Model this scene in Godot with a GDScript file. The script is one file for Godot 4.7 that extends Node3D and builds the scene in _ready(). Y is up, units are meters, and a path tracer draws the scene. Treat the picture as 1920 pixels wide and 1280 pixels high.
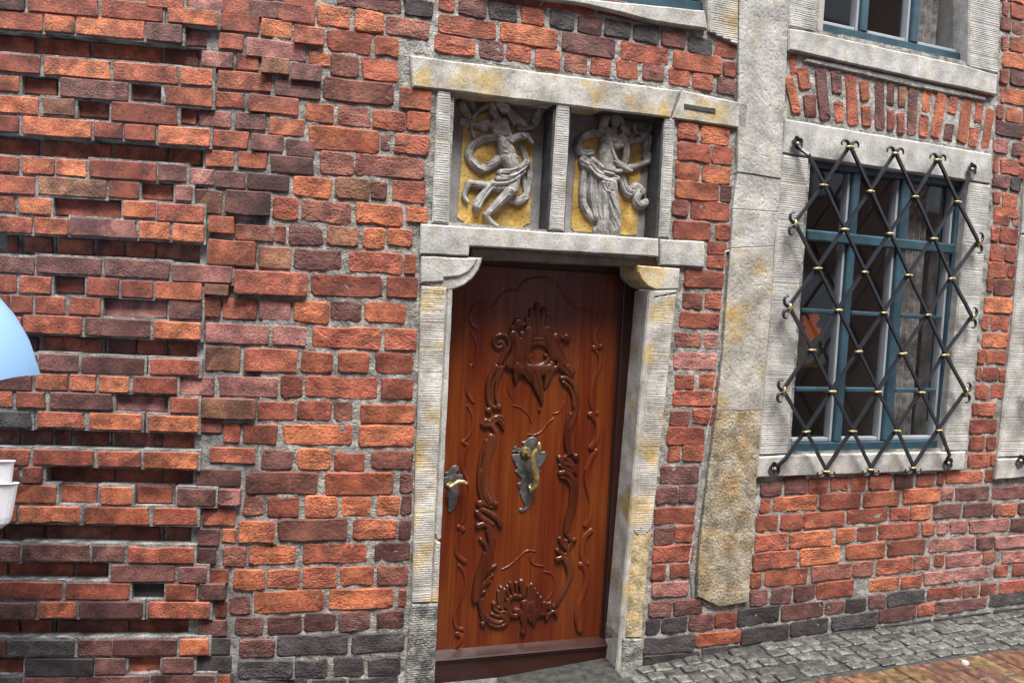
extends Node3D
# A narrow lane on a wet grey day: stepped brickwork, an old brick house with a carved door, a barred window.
# Wall zones run left to right; each has an origin on the ground, a turn about y, and local axes u (along), y (up), o (out of the wall).
const EYE := 1.645
const ZONE := {"A": [-1.6600, -3.1500, 0.11990], "B": [-0.9920, -3.2310, 0.23527], "C": [-0.4090, -3.3710, 0.30892], "D": [1.2480, -3.8997, 0.36757]}
const BRICKS_A := [
	[246,2732,140,60,19,0,"R",0,1,1], [438,2740,217,57,0,0,"P",0,1,0], [351,2679,188,60,19,0,"O",0,1,1], [125,2682,227,69,19,0,"R",0,1,1], [-125,2677,255,65,19,0,"R",0,1,1],
	[-343,2672,153,61,19,0,"D",0,1,1], [-309,2605,220,68,19,0,"R",0,1,1], [-139,2609,109,65,19,0,"O",0,1,1], [46,2611,249,73,19,0,"O",0,1,1], [246,2608,134,70,19,0,"D",0,1,1],
	[376,2607,120,61,-14,0,"P",0,1,1], [494,2603,93,61,0,0,"R",0,1,0], [-350,2530,195,60,-40,0,"R",0,1,1], [-142,2536,187,61,-40,0,"R",0,1,1], [93,2537,255,61,-40,0,"R",0,1,1],
	[298,2535,137,62,-40,0,"B",0,1,1], [443,2527,120,61,0,0,"P",0,1,0], [558,2527,87,61,0,0,"R",0,1,0], [-311,2446,211,69,19,0,"R",0,1,1], [-69,2447,243,69,19,0,"O",0,1,1],
	[183,2449,242,70,19,0,"R",0,1,1], [372,2450,119,65,19,0,"O",0,1,1], [-347,2368,135,59,19,0,"O",0,1,1], [-217,2372,122,60,-14,0,"R",0,1,1], [-6,2370,249,73,19,0,"D",0,1,1],
	[177,2381,119,61,-14,0,"B",0,1,1], [341,2374,186,74,19,0,"O",0,1,1], [499,2374,114,62,0,0,"R",0,1,0], [-311,2289,206,66,19,0,"O",0,1,1], [-136,2295,120,66,19,0,"K",0,1,1],
	[-15,2300,119,61,-14,0,"R",0,1,1], [182,2293,248,76,19,0,"R",0,1,1], [336,2300,63,62,-14,0,"R",0,1,1], [442,2298,119,62,0,0,"P",0,1,0], [-345,2214,134,60,19,0,"R",0,1,1],
	[-139,2215,251,68,19,0,"O",0,1,1], [48,2218,109,61,19,0,"R",0,1,1], [167,2218,116,61,19,0,"R",0,1,1], [332,2217,194,69,19,0,"O",0,1,1], [505,2222,138,68,0,0,"R",0,1,0],
	[-341,2139,226,61,-40,0,"R",0,1,1], [-87,2143,253,62,-40,0,"R",0,1,1], [151,2144,209,62,-40,0,"R",0,1,1], [325,2147,115,62,-40,0,"R",0,1,1], [466,2142,109,62,0,0,"O",0,1,0],
	[-343,2062,134,60,19,0,"R",0,1,1], [-204,2063,115,63,19,0,"O",0,1,1], [-83,2065,112,63,19,0,"O",0,1,1], [108,2069,249,71,19,0,"R",0,1,1], [293,2072,107,66,19,0,"D",0,1,1],
	[398,2065,97,62,0,0,"P",0,1,1], [510,2062,115,65,0,0,"D",0,1,0], [-312,1985,194,68,19,0,"R",0,1,1], [-80,1990,254,69,19,0,"K",0,1,1], [111,1993,114,65,19,0,"R",0,1,1],
	[227,1997,123,62,-14,0,"R",0,1,1], [337,1995,62,61,19,0,"P",0,1,1], [428,1972,104,95,0,0,"K",0,1,0], [580,1972,172,97,19,0,"D",0,1,0], [-345,1909,125,63,19,0,"R",0,1,1],
	[-214,1910,116,63,19,0,"O",0,1,1], [-30,1917,250,68,-14,0,"R",0,1,1], [172,1921,120,64,19,0,"O",0,1,1], [326,1917,177,70,19,0,"R",0,1,1], [-314,1834,185,63,19,0,"R",0,1,1],
	[-152,1836,124,64,19,0,"O",0,1,1], [41,1841,249,70,19,0,"P",0,1,1], [231,1842,116,68,19,0,"O",0,1,1], [359,1840,117,68,19,0,"O",0,1,1], [-317,1761,41,62,-40,0,"R",0,1,1],
	[-223,1763,107,62,-40,0,"R",0,1,1], [-83,1764,132,62,-40,0,"R",0,1,1], [50,1767,106,63,-40,0,"R",0,1,1], [163,1767,112,63,-40,0,"R",0,1,1], [314,1769,180,63,-40,0,"B",0,1,1],
	[527,1771,181,101,19,0,"O",0,1,0], [-308,1679,192,67,19,0,"D",0,1,1], [-83,1687,239,68,19,0,"D",0,1,1], [169,1689,246,70,19,0,"D",0,1,1], [417,1683,229,67,19,0,"P",0,1,1],
	[-339,1604,127,67,19,0,"R",0,1,1], [-206,1605,116,67,19,0,"R",0,1,1], [-94,1611,114,62,-14,0,"R",0,1,1], [43,1611,119,70,19,0,"R",0,1,1], [172,1608,120,68,19,0,"R",0,1,1],
	[328,1610,179,69,19,0,"O",0,1,1], [474,1623,91,43,19,0,"K",0,1,0], [-339,1528,86,65,19,0,"R",0,1,1], [-253,1529,78,68,19,0,"R",0,1,1], [-150,1529,110,68,19,0,"R",0,1,1],
	[-21,1532,115,68,19,0,"R",0,1,1], [159,1530,238,69,-14,0,"P",0,1,1], [358,1537,124,76,19,0,"D",0,1,1], [455,1551,64,80,0,0,"R",0,1,0], [-368,1446,230,65,19,0,"R",0,1,1],
	[-138,1453,214,70,19,0,"R",0,1,1], [103,1454,245,71,19,0,"D",0,1,1], [329,1453,180,69,19,0,"O",0,1,1], [-335,1364,239,63,-40,0,"B",0,1,1], [-88,1372,226,63,-40,0,"R",0,1,1],
	[101,1377,107,64,-40,0,"B",0,1,1], [220,1379,115,64,-40,0,"R",0,1,1], [349,1376,115,64,-40,0,"R",0,1,1], [-312,1302,235,62,19,0,"D",0,1,1], [-115,1306,143,68,19,0,"D",0,1,1],
	[89,1303,235,69,19,0,"D",0,1,1], [324,1307,189,64,19,0,"R",0,1,1], [502,1347,135,101,0,0,"K",0,1,0], [-304,1221,185,62,19,0,"D",0,1,1], [-138,1228,120,64,19,0,"O",0,1,1],
	[-21,1230,97,64,19,0,"R",0,1,1], [94,1229,114,64,19,0,"O",0,1,1], [250,1231,167,66,19,0,"R",0,1,1], [407,1232,131,75,0,0,"P",0,1,1], [-336,1156,106,62,19,0,"R",0,1,1],
	[-212,1155,109,64,19,0,"R",0,1,1], [-25,1157,235,67,19,0,"D",0,1,1], [191,1153,189,63,-14,0,"P",0,1,1], [364,1154,108,63,19,0,"R",0,1,1], [535,1147,209,83,19,0,"K",0,1,0],
	[-324,1076,229,66,19,0,"G",0,1,1], [-99,1080,180,64,19,0,"R",0,1,1], [103,1080,198,66,19,0,"O",0,1,1], [323,1079,194,65,19,0,"O",0,1,1], [-349,999,147,63,-40,0,"B",0,1,1],
	[-211,999,112,64,-40,0,"B",0,1,1], [-114,1000,59,64,-40,0,"R",0,1,1], [-4,1002,124,64,-40,0,"R",0,1,1], [174,1004,188,64,-40,0,"B",0,1,1], [384,1004,229,68,-40,0,"R",0,1,1],
	[463,1074,92,60,0,0,"B",0,1,0], [-302,928,178,62,19,0,"R",0,1,1], [-87,931,224,62,19,0,"R",0,1,1], [121,930,170,63,19,0,"R",0,1,1], [320,932,207,67,19,0,"O",0,1,1],
	[-319,854,142,65,19,0,"R",0,1,1], [-200,859,74,66,19,0,"R",0,1,1], [-45,851,261,64,-40,0,"R",0,1,1], [181,854,181,65,-40,0,"R",0,1,1], [337,854,114,65,-40,0,"R",0,1,1],
	[501,861,176,68,0,0,"D",0,1,0], [-195,784,167,71,19,0,"O",0,1,1], [-38,780,135,70,-14,0,"R",0,1,1], [113,783,120,72,19,0,"O",0,1,1], [252,783,136,71,-14,0,"R",0,1,1],
	[422,783,147,71,19,0,"D",0,1,1], [550,787,85,68,19,0,"P",0,1,0], [-359,701,201,67,19,0,"O",0,1,1], [-135,702,224,68,19,0,"O",0,1,1], [118,702,250,70,19,0,"O",0,1,1],
	[343,703,171,69,19,0,"R",0,1,1], [509,699,129,67,0,0,"R",0,1,0], [-375,609,95,64,-40,0,"R",0,1,1], [-248,611,136,64,-40,0,"B",0,1,1], [-45,611,247,65,-40,0,"B",0,1,1],
	[179,611,185,65,-40,0,"R",0,1,1], [355,609,121,66,-40,0,"B",0,1,1], [471,616,84,68,0,0,"D",0,1,0], [550,621,56,57,0,0,"O",0,1,0], [-315,543,140,65,19,0,"D",0,1,1],
	[-107,549,252,68,19,0,"D",0,1,1], [89,548,121,66,19,0,"D",0,1,1], [293,546,252,67,19,0,"R",0,1,1], [466,539,72,67,0,0,"D",0,1,1], [-368,457,105,64,-40,0,"R",0,1,1],
	[-183,456,242,65,-40,0,"R",0,1,1], [9,454,118,65,-40,0,"R",0,1,1], [224,469,248,69,19,0,"D",0,1,1], [417,466,111,67,19,0,"D",0,1,1], [517,456,72,61,0,0,"R",0,1,0],
	[-200,397,235,67,19,0,"R",0,1,1], [53,394,243,67,19,0,"R",0,1,1], [238,385,125,65,-14,0,"G",0,1,1], [374,394,117,64,19,0,"R",0,1,1], [496,395,102,67,19,0,"D",0,1,0],
	[-296,314,236,65,19,0,"D",0,1,1], [-97,319,140,66,19,0,"R",0,1,1], [105,319,243,68,19,0,"D",0,1,1], [368,320,241,67,19,0,"R",0,1,1], [529,315,44,63,0,0,"R",0,1,0],
	[-318,225,116,65,-40,0,"R",0,1,1], [-197,223,117,65,-40,0,"R",0,1,1], [22,222,270,66,-40,0,"B",0,1,1], [293,225,262,66,-40,0,"R",0,1,1], [496,237,116,68,0,0,"D",0,1,0],
	[-355,164,140,65,19,0,"D",0,1,1], [-153,164,247,66,19,0,"G",0,1,1], [47,163,127,66,19,0,"D",0,1,1], [240,165,249,67,19,0,"D",0,1,1], [432,168,113,67,19,0,"O",0,1,1],
	[530,162,80,68,0,0,"G",0,1,0], [-313,74,162,65,-14,0,"R",0,1,1], [-85,83,260,73,19,0,"G",0,1,1], [108,86,118,67,19,0,"D",0,1,1], [230,80,130,66,-14,0,"R",0,1,1],
	[371,91,124,65,19,0,"D",0,1,1], [506,87,147,66,0,0,"G",0,1,0], [-316,11,187,66,19,0,"G",0,1,1], [-118,9,200,66,19,0,"D",0,1,1], [124,12,268,67,19,0,"D",0,1,1],
	[391,17,249,67,19,0,"D",0,1,1], [553,12,73,66,0,0,"G",0,1,0], [614,2738,118,67,0,0,"D",0,1,0], [527,2676,150,67,0,0,"R",0,1,0], [551,2453,208,71,0,0,"R",0,1,0],
	[578,2297,118,65,0,0,"D",0,1,0], [590,2145,112,64,0,0,"O",0,1,0], [483,1881,96,66,19,0,"O",0,1,0], [612,1858,157,62,0,0,"B",0,1,0], [563,1549,130,81,0,0,"R",0,1,0],
	[556,1449,248,79,0,0,"P",0,1,0], [606,1237,232,83,0,0,"P",0,1,0], [547,1045,65,78,0,0,"R",0,1,0], [659,1044,135,81,0,0,"R",0,1,0], [552,954,180,64,0,0,"R",0,1,0],
	[641,746,84,84,0,0,"B",1,0,1], [660,642,143,89,2,0,"O",1,1,1], [575,536,93,87,0,0,"B",1,0,1], [636,441,126,90,0,0,"O",1,0,1], [604,334,79,82,0,0,"D",1,0,1],
	[642,244,113,79,0,0,"D",1,0,1], [676,151,144,81,0,0,"D",1,0,1], [713,64,221,78,0,0,"G",1,0,1]]
const BRICKS_B := [
	[79,2791,118,57,0,0,"R",0,1,0], [74,2737,132,71,0,0,"R",0,1,0], [-7,2668,117,68,0,0,"O",0,1,0], [119,2654,117,70,19,0,"R",0,1,0], [-4,2587,230,71,0,0,"P",0,1,0],
	[-5,2520,108,63,19,0,"K",0,1,0], [115,2507,116,68,19,0,"D",0,1,0], [84,2441,177,69,0,0,"D",0,1,0], [-7,2370,190,68,0,0,"R",0,1,0], [48,2288,135,69,0,0,"O",0,1,0],
	[-25,2217,121,66,0,0,"P",0,1,0], [103,2209,114,67,0,0,"D",0,1,0], [72,2138,174,69,0,0,"D",0,1,0], [-16,2061,159,64,0,0,"D",0,1,0], [39,1860,40,66,0,0,"R",0,1,0],
	[18,1764,126,88,0,0,"K",0,1,0], [9,1659,282,98,19,0,"R",0,1,0], [27,1553,121,81,0,0,"P",0,1,0], [88,1451,131,78,0,0,"P",0,1,0], [18,1348,207,96,0,0,"R",0,1,0],
	[47,1143,145,75,0,0,"R",0,1,0], [351,2816,265,57,0,0,"D",1,0,0], [552,2822,120,72,0,0,"G",1,0,0], [214,2746,132,91,0,0,"O",1,0,0], [355,2742,120,90,0,0,"O",1,0,0],
	[509,2736,184,83,0,0,"B",1,0,0], [279,2651,179,92,0,0,"R",1,0,0], [428,2650,98,82,0,0,"O",1,0,0], [163,2570,79,60,0,0,"O",1,0,0], [262,2555,115,89,0,0,"B",1,0,0],
	[405,2556,161,93,0,0,"R",1,0,0], [324,2457,287,93,0,0,"B",1,0,0], [555,2453,131,85,2,0,"O",1,1,0], [174,2358,116,85,0,0,"O",1,0,0], [313,2359,138,91,0,0,"B",1,0,0],
	[451,2355,137,82,0,0,"R",1,0,0], [573,2363,100,80,0,0,"O",1,0,0], [273,2260,282,100,0,0,"O",1,0,0], [442,2264,39,69,0,0,"D",1,0,0], [551,2265,145,84,0,0,"R",1,0,0],
	[246,2161,137,93,0,0,"B",1,0,0], [463,2166,287,90,0,0,"B",1,0,0], [157,2058,160,86,0,0,"O",1,0,0], [316,2064,142,89,0,0,"K",1,0,0], [422,2066,68,80,0,0,"B",1,0,0],
	[547,2070,137,88,2,0,"R",1,1,0], [54,1963,99,95,0,0,"R",1,0,0], [214,1962,202,92,0,0,"B",1,0,0], [429,1968,194,88,0,0,"O",1,0,0], [584,1979,88,64,2,0,"O",1,1,0],
	[138,1861,143,83,0,0,"D",1,0,0], [284,1866,128,84,0,0,"K",1,0,0], [411,1867,92,90,0,0,"O",1,0,0], [519,1878,105,70,0,0,"O",1,0,0], [188,1765,192,87,0,0,"D",1,0,0],
	[422,1769,226,91,0,0,"R",1,0,0], [565,1770,48,82,2,0,"O",1,1,0], [309,1667,291,92,0,0,"R",1,0,0], [535,1672,129,87,2,0,"R",1,1,0], [171,1552,144,93,0,0,"O",1,0,0],
	[309,1562,127,83,0,0,"D",1,0,0], [472,1563,176,89,0,0,"O",1,0,0], [317,1450,280,94,0,0,"R",1,0,0], [540,1454,134,91,2,0,"R",1,1,0], [199,1345,132,91,0,0,"O",1,0,0],
	[349,1350,128,89,0,0,"O",1,0,0], [515,1352,164,88,0,0,"R",1,0,0], [106,1241,91,92,0,0,"R",1,0,0], [305,1243,292,94,0,0,"R",1,0,0], [533,1247,133,85,2,0,"R",1,1,0],
	[199,1145,140,84,0,0,"R",1,0,0], [319,1142,83,86,0,0,"B",1,0,0], [497,1138,232,78,0,0,"O",1,0,0], [215,1046,283,87,0,0,"O",1,0,0], [497,1045,231,93,0,0,"O",1,0,0],
	[56,939,129,84,0,0,"D",1,0,0], [203,944,139,87,0,0,"O",1,0,0], [351,933,131,83,0,0,"R",1,0,0], [527,941,175,80,0,0,"B",1,0,0], [80,844,288,94,0,0,"B",1,0,0],
	[392,841,288,96,0,0,"O",1,0,0], [590,844,57,92,0,0,"D",1,0,0], [90,744,128,92,0,0,"R",1,0,0], [240,744,135,93,0,0,"O",1,0,0], [382,741,130,91,0,0,"O",1,0,0],
	[518,745,97,87,0,0,"O",1,0,0], [594,745,51,89,0,0,"D",1,0,0], [210,647,283,93,0,0,"B",1,0,0], [467,643,186,92,0,0,"R",1,0,0], [594,641,52,89,0,0,"D",1,0,0],
	[53,542,189,85,0,0,"O",1,0,0], [306,545,269,88,0,0,"R",1,0,0], [546,544,150,85,0,0,"D",1,0,0], [100,442,134,85,0,0,"R",1,0,0], [248,443,139,89,2,0,"R",1,1,0],
	[400,444,142,85,0,0,"O",1,0,0], [551,445,134,91,0,0,"B",1,0,0], [126,344,285,93,0,0,"O",1,0,0], [423,345,272,90,0,0,"O",1,0,0], [596,342,37,80,0,0,"R",1,0,0],
	[112,247,136,80,0,0,"D",1,0,0], [255,250,129,79,0,0,"D",1,0,0], [396,250,134,87,0,0,"D",1,0,0], [549,253,117,78,0,0,"D",1,0,0], [229,155,294,90,0,0,"G",1,0,0],
	[503,152,226,82,0,0,"G",1,0,0], [227,51,135,87,0,0,"G",1,0,0], [380,50,140,88,0,0,"G",1,0,0], [532,45,140,86,0,0,"G",1,0,0], [70,-26,281,84,0,0,"G",1,0,0],
	[297,-38,150,85,0,0,"G",1,0,0], [491,-43,215,86,0,0,"G",1,0,0]]
const BRICKS_C := [
	[70,2859,69,76,0,0,"R",1,0,0], [179,2858,121,74,0,0,"D",1,0,0], [312,2861,136,80,0,0,"G",1,0,0], [446,2864,115,75,0,0,"R",1,0,0], [584,2868,116,79,0,0,"G",1,0,0],
	[713,2865,116,77,0,0,"D",1,0,0], [848,2871,129,76,0,0,"G",1,0,0], [990,2871,131,79,0,0,"G",1,0,0], [1128,2867,127,76,0,0,"P",1,0,0], [1268,2855,128,77,0,0,"G",1,0,0],
	[1400,2855,125,72,0,0,"R",1,0,0], [162,2775,252,81,0,0,"R",1,0,0], [435,2781,261,87,0,0,"O",1,0,0], [713,2781,256,89,0,0,"D",1,0,0], [988,2782,248,86,0,0,"R",1,0,0],
	[1259,2778,253,90,0,0,"O",1,0,0], [1429,2773,74,71,0,0,"R",1,0,0], [112,2692,177,79,0,0,"R",1,0,0], [272,2696,114,82,0,0,"D",1,0,0], [396,2702,115,81,0,0,"R",1,0,0],
	[527,2695,118,82,0,0,"R",1,0,0], [656,2697,114,86,0,0,"B",1,0,0], [777,2697,101,83,0,0,"R",1,0,0], [906,2702,118,82,0,0,"O",1,0,0], [1037,2705,112,80,0,0,"B",1,0,0],
	[1169,2703,113,79,0,0,"R",1,0,0], [1292,2698,108,77,0,0,"R",1,0,0], [1417,2694,105,80,0,0,"D",1,0,0], [125,2932,185,78,0,0,"R",1,0,0], [356,2944,243,80,0,0,"B",1,0,0],
	[613,2950,235,79,0,0,"R",1,0,0], [861,2958,225,76,0,0,"B",1,0,0], [1232,2466,109,84,0,0,"R",1,0,0], [1377,2462,152,92,0,0,"O",1,0,0], [1270,2370,172,91,0,0,"R",1,0,0],
	[1420,2370,114,91,0,0,"R",1,0,0], [1244,2281,133,85,0,0,"O",1,0,0], [1395,2280,155,93,0,0,"O",1,0,0], [1300,2197,233,88,0,0,"O",1,0,0], [1453,2196,64,87,0,0,"D",1,0,0],
	[1217,2108,86,82,0,0,"B",1,0,0], [1377,2109,211,91,0,0,"R",1,0,0], [1282,2012,202,86,0,0,"R",1,0,0], [1450,2016,76,82,0,0,"R",1,0,0], [1426,1937,112,65,0,0,"R",1,0,0],
	[1432,1874,110,63,0,0,"R",1,0,0], [1370,1788,221,84,0,0,"R",1,0,0], [1310,1682,110,82,0,0,"B",1,0,0], [1426,1690,95,83,0,0,"R",1,0,0], [1357,1593,218,78,0,0,"R",1,0,0],
	[1303,1500,144,74,0,0,"B",1,0,0], [1430,1496,88,75,0,0,"P",1,0,0], [1350,1398,242,85,0,0,"P",1,0,0], [1298,1301,105,75,0,0,"R",1,0,0], [1427,1305,103,75,0,0,"R",1,0,0],
	[1356,1222,238,75,0,0,"R",1,0,0], [1285,1126,110,79,0,0,"B",1,0,0], [1409,1139,117,80,0,0,"R",1,0,0], [1324,1042,205,88,0,0,"R",1,0,0], [1264,955,73,79,0,0,"R",1,0,0],
	[1370,960,117,84,0,0,"R",1,0,0], [1302,855,207,89,0,0,"D",1,0,0], [1242,758,115,86,0,0,"D",1,0,0], [1350,764,95,86,0,0,"D",1,0,0], [1293,660,225,83,0,0,"R",1,0,0],
	[1238,563,107,86,0,0,"D",1,0,0], [1350,571,108,87,0,0,"R",1,0,0], [1293,476,227,80,0,0,"R",1,0,0], [1222,388,78,82,0,0,"R",1,0,0], [1336,391,109,73,0,0,"R",1,0,0],
	[1291,303,200,75,0,0,"P",1,0,0], [1243,209,126,82,0,0,"D",1,0,0], [1393,208,157,81,0,0,"D",1,0,0], [1211,123,83,80,0,0,"G",1,0,0], [1325,125,137,81,0,0,"G",1,0,0],
	[1473,128,139,82,0,0,"D",1,0,0], [1612,126,131,83,0,0,"R",1,0,0], [1305,28,279,88,0,0,"G",1,0,0], [1576,39,259,67,0,0,"O",1,0,0], [1324,-48,308,66,0,0,"G",1,0,0],
	[1592,-31,219,55,0,0,"G",1,0,0]]
const BRICKS_D := [
	[83,773,133,64,0,0,"D",1,0,0], [232,788,148,94,0,0,"D",1,0,0], [380,779,128,82,0,0,"R",1,0,0], [515,784,119,75,0,0,"R",1,0,0], [641,783,107,83,0,0,"R",1,0,0],
	[789,786,155,81,0,0,"R",1,0,0], [956,783,145,78,0,0,"D",1,0,0], [1110,786,136,72,0,0,"R",1,0,0], [1220,792,52,71,0,0,"R",1,0,0], [1400,794,286,72,0,0,"R",1,0,0],
	[1587,796,66,73,0,0,"R",1,0,0], [55,692,64,75,0,0,"R",1,0,0], [241,695,279,81,0,0,"O",1,0,0], [531,695,277,86,0,0,"R",1,0,0], [805,695,252,81,0,0,"O",1,0,0],
	[1089,703,276,79,0,0,"O",1,0,0], [1280,705,93,73,0,0,"P",1,0,0], [1468,698,266,79,0,0,"D",1,0,0], [1781,693,320,79,0,0,"P",1,0,0], [73,604,134,85,0,0,"R",1,0,0],
	[225,601,137,84,0,0,"R",1,0,0], [434,604,276,82,0,0,"R",1,0,0], [722,608,276,81,0,0,"R",1,0,0], [940,606,134,76,0,0,"R",1,0,0], [1095,609,152,81,0,0,"O",1,0,0],
	[1292,608,206,76,0,0,"D",1,0,0], [1523,603,226,77,0,0,"D",1,0,0], [1674,597,51,71,0,0,"B",1,0,0], [1772,593,136,74,0,0,"O",1,0,0], [1933,595,173,73,0,0,"D",1,0,0],
	[105,506,206,86,0,0,"R",1,0,0], [359,506,281,85,0,0,"O",1,0,0], [582,512,130,80,0,0,"O",1,0,0], [726,511,133,81,0,0,"R",1,0,0], [944,517,284,83,0,0,"R",1,0,0],
	[1161,517,106,73,0,0,"R",1,0,0], [1266,514,90,72,0,0,"P",1,0,0], [1388,513,141,74,0,0,"P",1,0,0], [1623,508,321,76,0,0,"P",1,0,0], [1905,503,219,75,0,0,"D",1,0,0],
	[138,413,274,88,0,0,"R",1,0,0], [421,416,264,88,0,0,"O",1,0,0], [722,420,274,84,0,0,"O",1,0,0], [1012,421,278,84,0,0,"R",1,0,0], [1348,417,353,79,0,0,"P",1,0,0],
	[1605,410,138,71,0,0,"D",1,0,0], [1829,404,295,75,0,0,"P",1,0,0], [28,319,67,80,0,0,"O",1,0,0], [216,318,277,87,0,0,"O",1,0,0], [508,324,278,80,0,0,"B",1,0,0],
	[720,324,140,80,0,0,"B",1,0,0], [939,324,256,87,0,0,"R",1,0,0], [1133,327,121,78,0,0,"B",1,0,0], [1261,333,71,70,0,0,"R",1,0,0], [1443,322,278,77,0,0,"P",1,0,0],
	[1647,322,107,74,0,0,"B",1,0,0], [1883,313,277,75,0,0,"P",1,0,0], [55,228,119,84,0,0,"D",1,0,0], [195,224,125,85,0,0,"D",1,0,0], [341,227,138,83,0,0,"D",1,0,0],
	[541,228,253,87,0,0,"R",1,0,0], [874,229,212,72,0,0,"O",1,0,0], [1067,229,156,73,0,0,"R",1,0,0], [1265,236,221,74,0,0,"P",1,0,0], [1528,238,285,76,0,0,"P",1,0,0],
	[1752,238,109,72,0,0,"R",1,0,0], [1944,234,207,73,0,0,"R",1,0,0], [62,135,252,94,0,0,"G",1,0,0], [337,133,273,86,0,0,"D",1,0,0], [545,130,131,71,0,0,"D",1,0,0],
	[687,131,144,76,0,0,"G",1,0,0], [834,140,125,77,0,0,"D",1,0,0], [1034,143,271,78,0,0,"G",1,0,0], [1321,141,269,75,0,0,"R",1,0,0], [1524,139,125,71,0,0,"B",1,0,0],
	[1664,138,131,72,0,0,"R",1,0,0], [1913,136,328,74,0,0,"R",1,0,0], [109,35,294,87,0,0,"G",1,0,0], [386,42,254,84,0,0,"G",1,0,0], [685,47,318,82,0,0,"G",1,0,0],
	[984,55,273,78,0,0,"D",1,0,0], [1190,62,122,66,0,0,"R",1,0,0], [1458,61,404,71,0,0,"D",1,0,0], [1873,66,393,73,0,0,"G",1,0,0], [81,-43,249,68,0,0,"G",1,0,0],
	[371,-38,312,68,0,0,"G",1,0,0], [703,-33,326,65,0,0,"G",1,0,0], [1056,-28,367,63,0,0,"G",1,0,0], [1475,-26,455,60,0,0,"G",1,0,0], [1904,-20,387,57,0,0,"G",1,0,0],
	[1415,3348,46,80,0,0,"B",1,0,0], [1506,3355,116,84,0,0,"R",1,0,0], [1432,3272,80,78,0,0,"B",1,0,0], [1528,3267,94,78,0,0,"B",1,0,0], [1431,3165,48,82,0,0,"R",1,0,0],
	[1531,3176,123,81,0,0,"O",1,0,0], [1517,3087,186,85,0,0,"O",1,0,0], [1448,2991,70,81,0,0,"R",1,0,0], [1557,2997,128,85,0,0,"D",1,0,0], [1533,2896,200,85,0,0,"O",1,0,0],
	[1440,2801,56,75,0,0,"R",1,0,0], [1545,2798,124,82,0,0,"O",1,0,0], [1665,2791,96,76,0,0,"R",1,0,0], [1536,2716,238,80,0,0,"D",1,0,0], [1466,2620,110,80,0,0,"P",1,0,0],
	[1612,2619,113,80,0,0,"D",1,0,0], [1443,2520,42,102,0,0,"R",1,0,0], [1549,2516,156,85,0,0,"R",1,0,0], [1490,2433,126,74,0,0,"D",1,0,0], [1600,2427,83,75,0,0,"G",1,0,0],
	[1468,2344,56,67,0,0,"R",1,0,0], [1566,2333,121,78,0,0,"R",1,0,0], [1550,2270,189,58,0,0,"O",1,0,0], [1390,3425,52,80,0,0,"R",1,0,0], [1490,3434,128,80,0,0,"O",1,0,0],
	[1522,2239,132,95,0,0,"R",1,0,0], [1630,2232,58,68,0,0,"P",1,0,0], [1479,2142,60,88,0,0,"R",1,0,0], [1588,2144,144,96,0,0,"R",1,0,0], [1505,2042,114,96,0,0,"R",1,0,0],
	[1611,2040,87,91,0,0,"R",1,0,0], [1522,1950,146,91,0,0,"R",1,0,0], [1628,1947,56,79,0,0,"R",1,0,0], [1471,1866,51,81,0,0,"R",1,0,0], [1580,1857,155,97,0,0,"B",1,0,0],
	[1548,1754,214,89,0,0,"O",1,0,0], [1463,1657,58,89,0,0,"O",1,0,0], [1577,1655,145,90,0,0,"R",1,0,0], [1549,1559,207,84,0,0,"O",1,0,0], [1454,1463,57,84,0,0,"R",1,0,0],
	[1569,1466,154,80,0,0,"O",1,0,0], [1444,1368,42,82,0,0,"B",1,0,0], [1533,1370,128,82,0,0,"R",1,0,0], [1626,1365,49,72,0,0,"R",1,0,0], [1478,1269,96,85,0,0,"R",1,0,0],
	[1595,1275,107,83,0,0,"R",1,0,0], [1433,1173,37,72,0,0,"R",1,0,0], [1526,1173,141,76,0,0,"R",1,0,0], [1509,1079,207,83,0,0,"R",1,0,0], [1474,983,116,83,0,0,"R",1,0,0],
	[1583,982,82,81,0,0,"R",1,0,0], [1502,884,175,86,0,0,"R",1,0,0], [1609,888,40,71,0,0,"O",1,0,0], [39,2843,102,41,0,1708,"R",1,0,0], [48,2695,183,57,0,1964,"O",1,0,0],
	[108,2786,106,71,0,1828,"O",1,0,0], [155,2663,111,76,0,1708,"B",1,0,0], [227,2726,252,68,0,1790,"D",1,0,0], [308,2797,110,65,0,1763,"D",1,0,0], [337,2658,106,65,0,1767,"R",1,0,0],
	[412,2726,256,73,0,1752,"R",1,0,0], [487,2782,99,60,0,1782,"O",1,0,0], [510,2659,108,61,0,1793,"O",1,0,0], [594,2722,247,66,0,1669,"D",1,0,0], [660,2789,118,51,0,1651,"D",1,0,0],
	[671,2659,112,46,0,1650,"R",1,0,0], [734,2787,107,52,0,1640,"K",1,0,0], [739,2653,110,51,0,1704,"R",1,0,0], [815,2728,258,65,0,1614,"D",1,0,0], [906,2792,122,66,0,1527,"O",1,0,0],
	[899,2658,117,65,0,1572,"R",1,0,0], [995,2731,254,66,0,1473,"O",1,0,0], [1090,2793,98,68,0,1527,"R",1,0,0], [1078,2648,102,64,0,1471,"D",1,0,0], [1185,2728,248,76,0,1476,"O",1,0,0],
	[1284,2778,116,64,0,1551,"O",1,0,0], [1259,2645,107,70,0,1563,"R",1,0,0], [1360,2702,219,65,0,1475,"O",1,0,0], [1285,2876,207,42,0,204,"R",1,0,0]]
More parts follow.
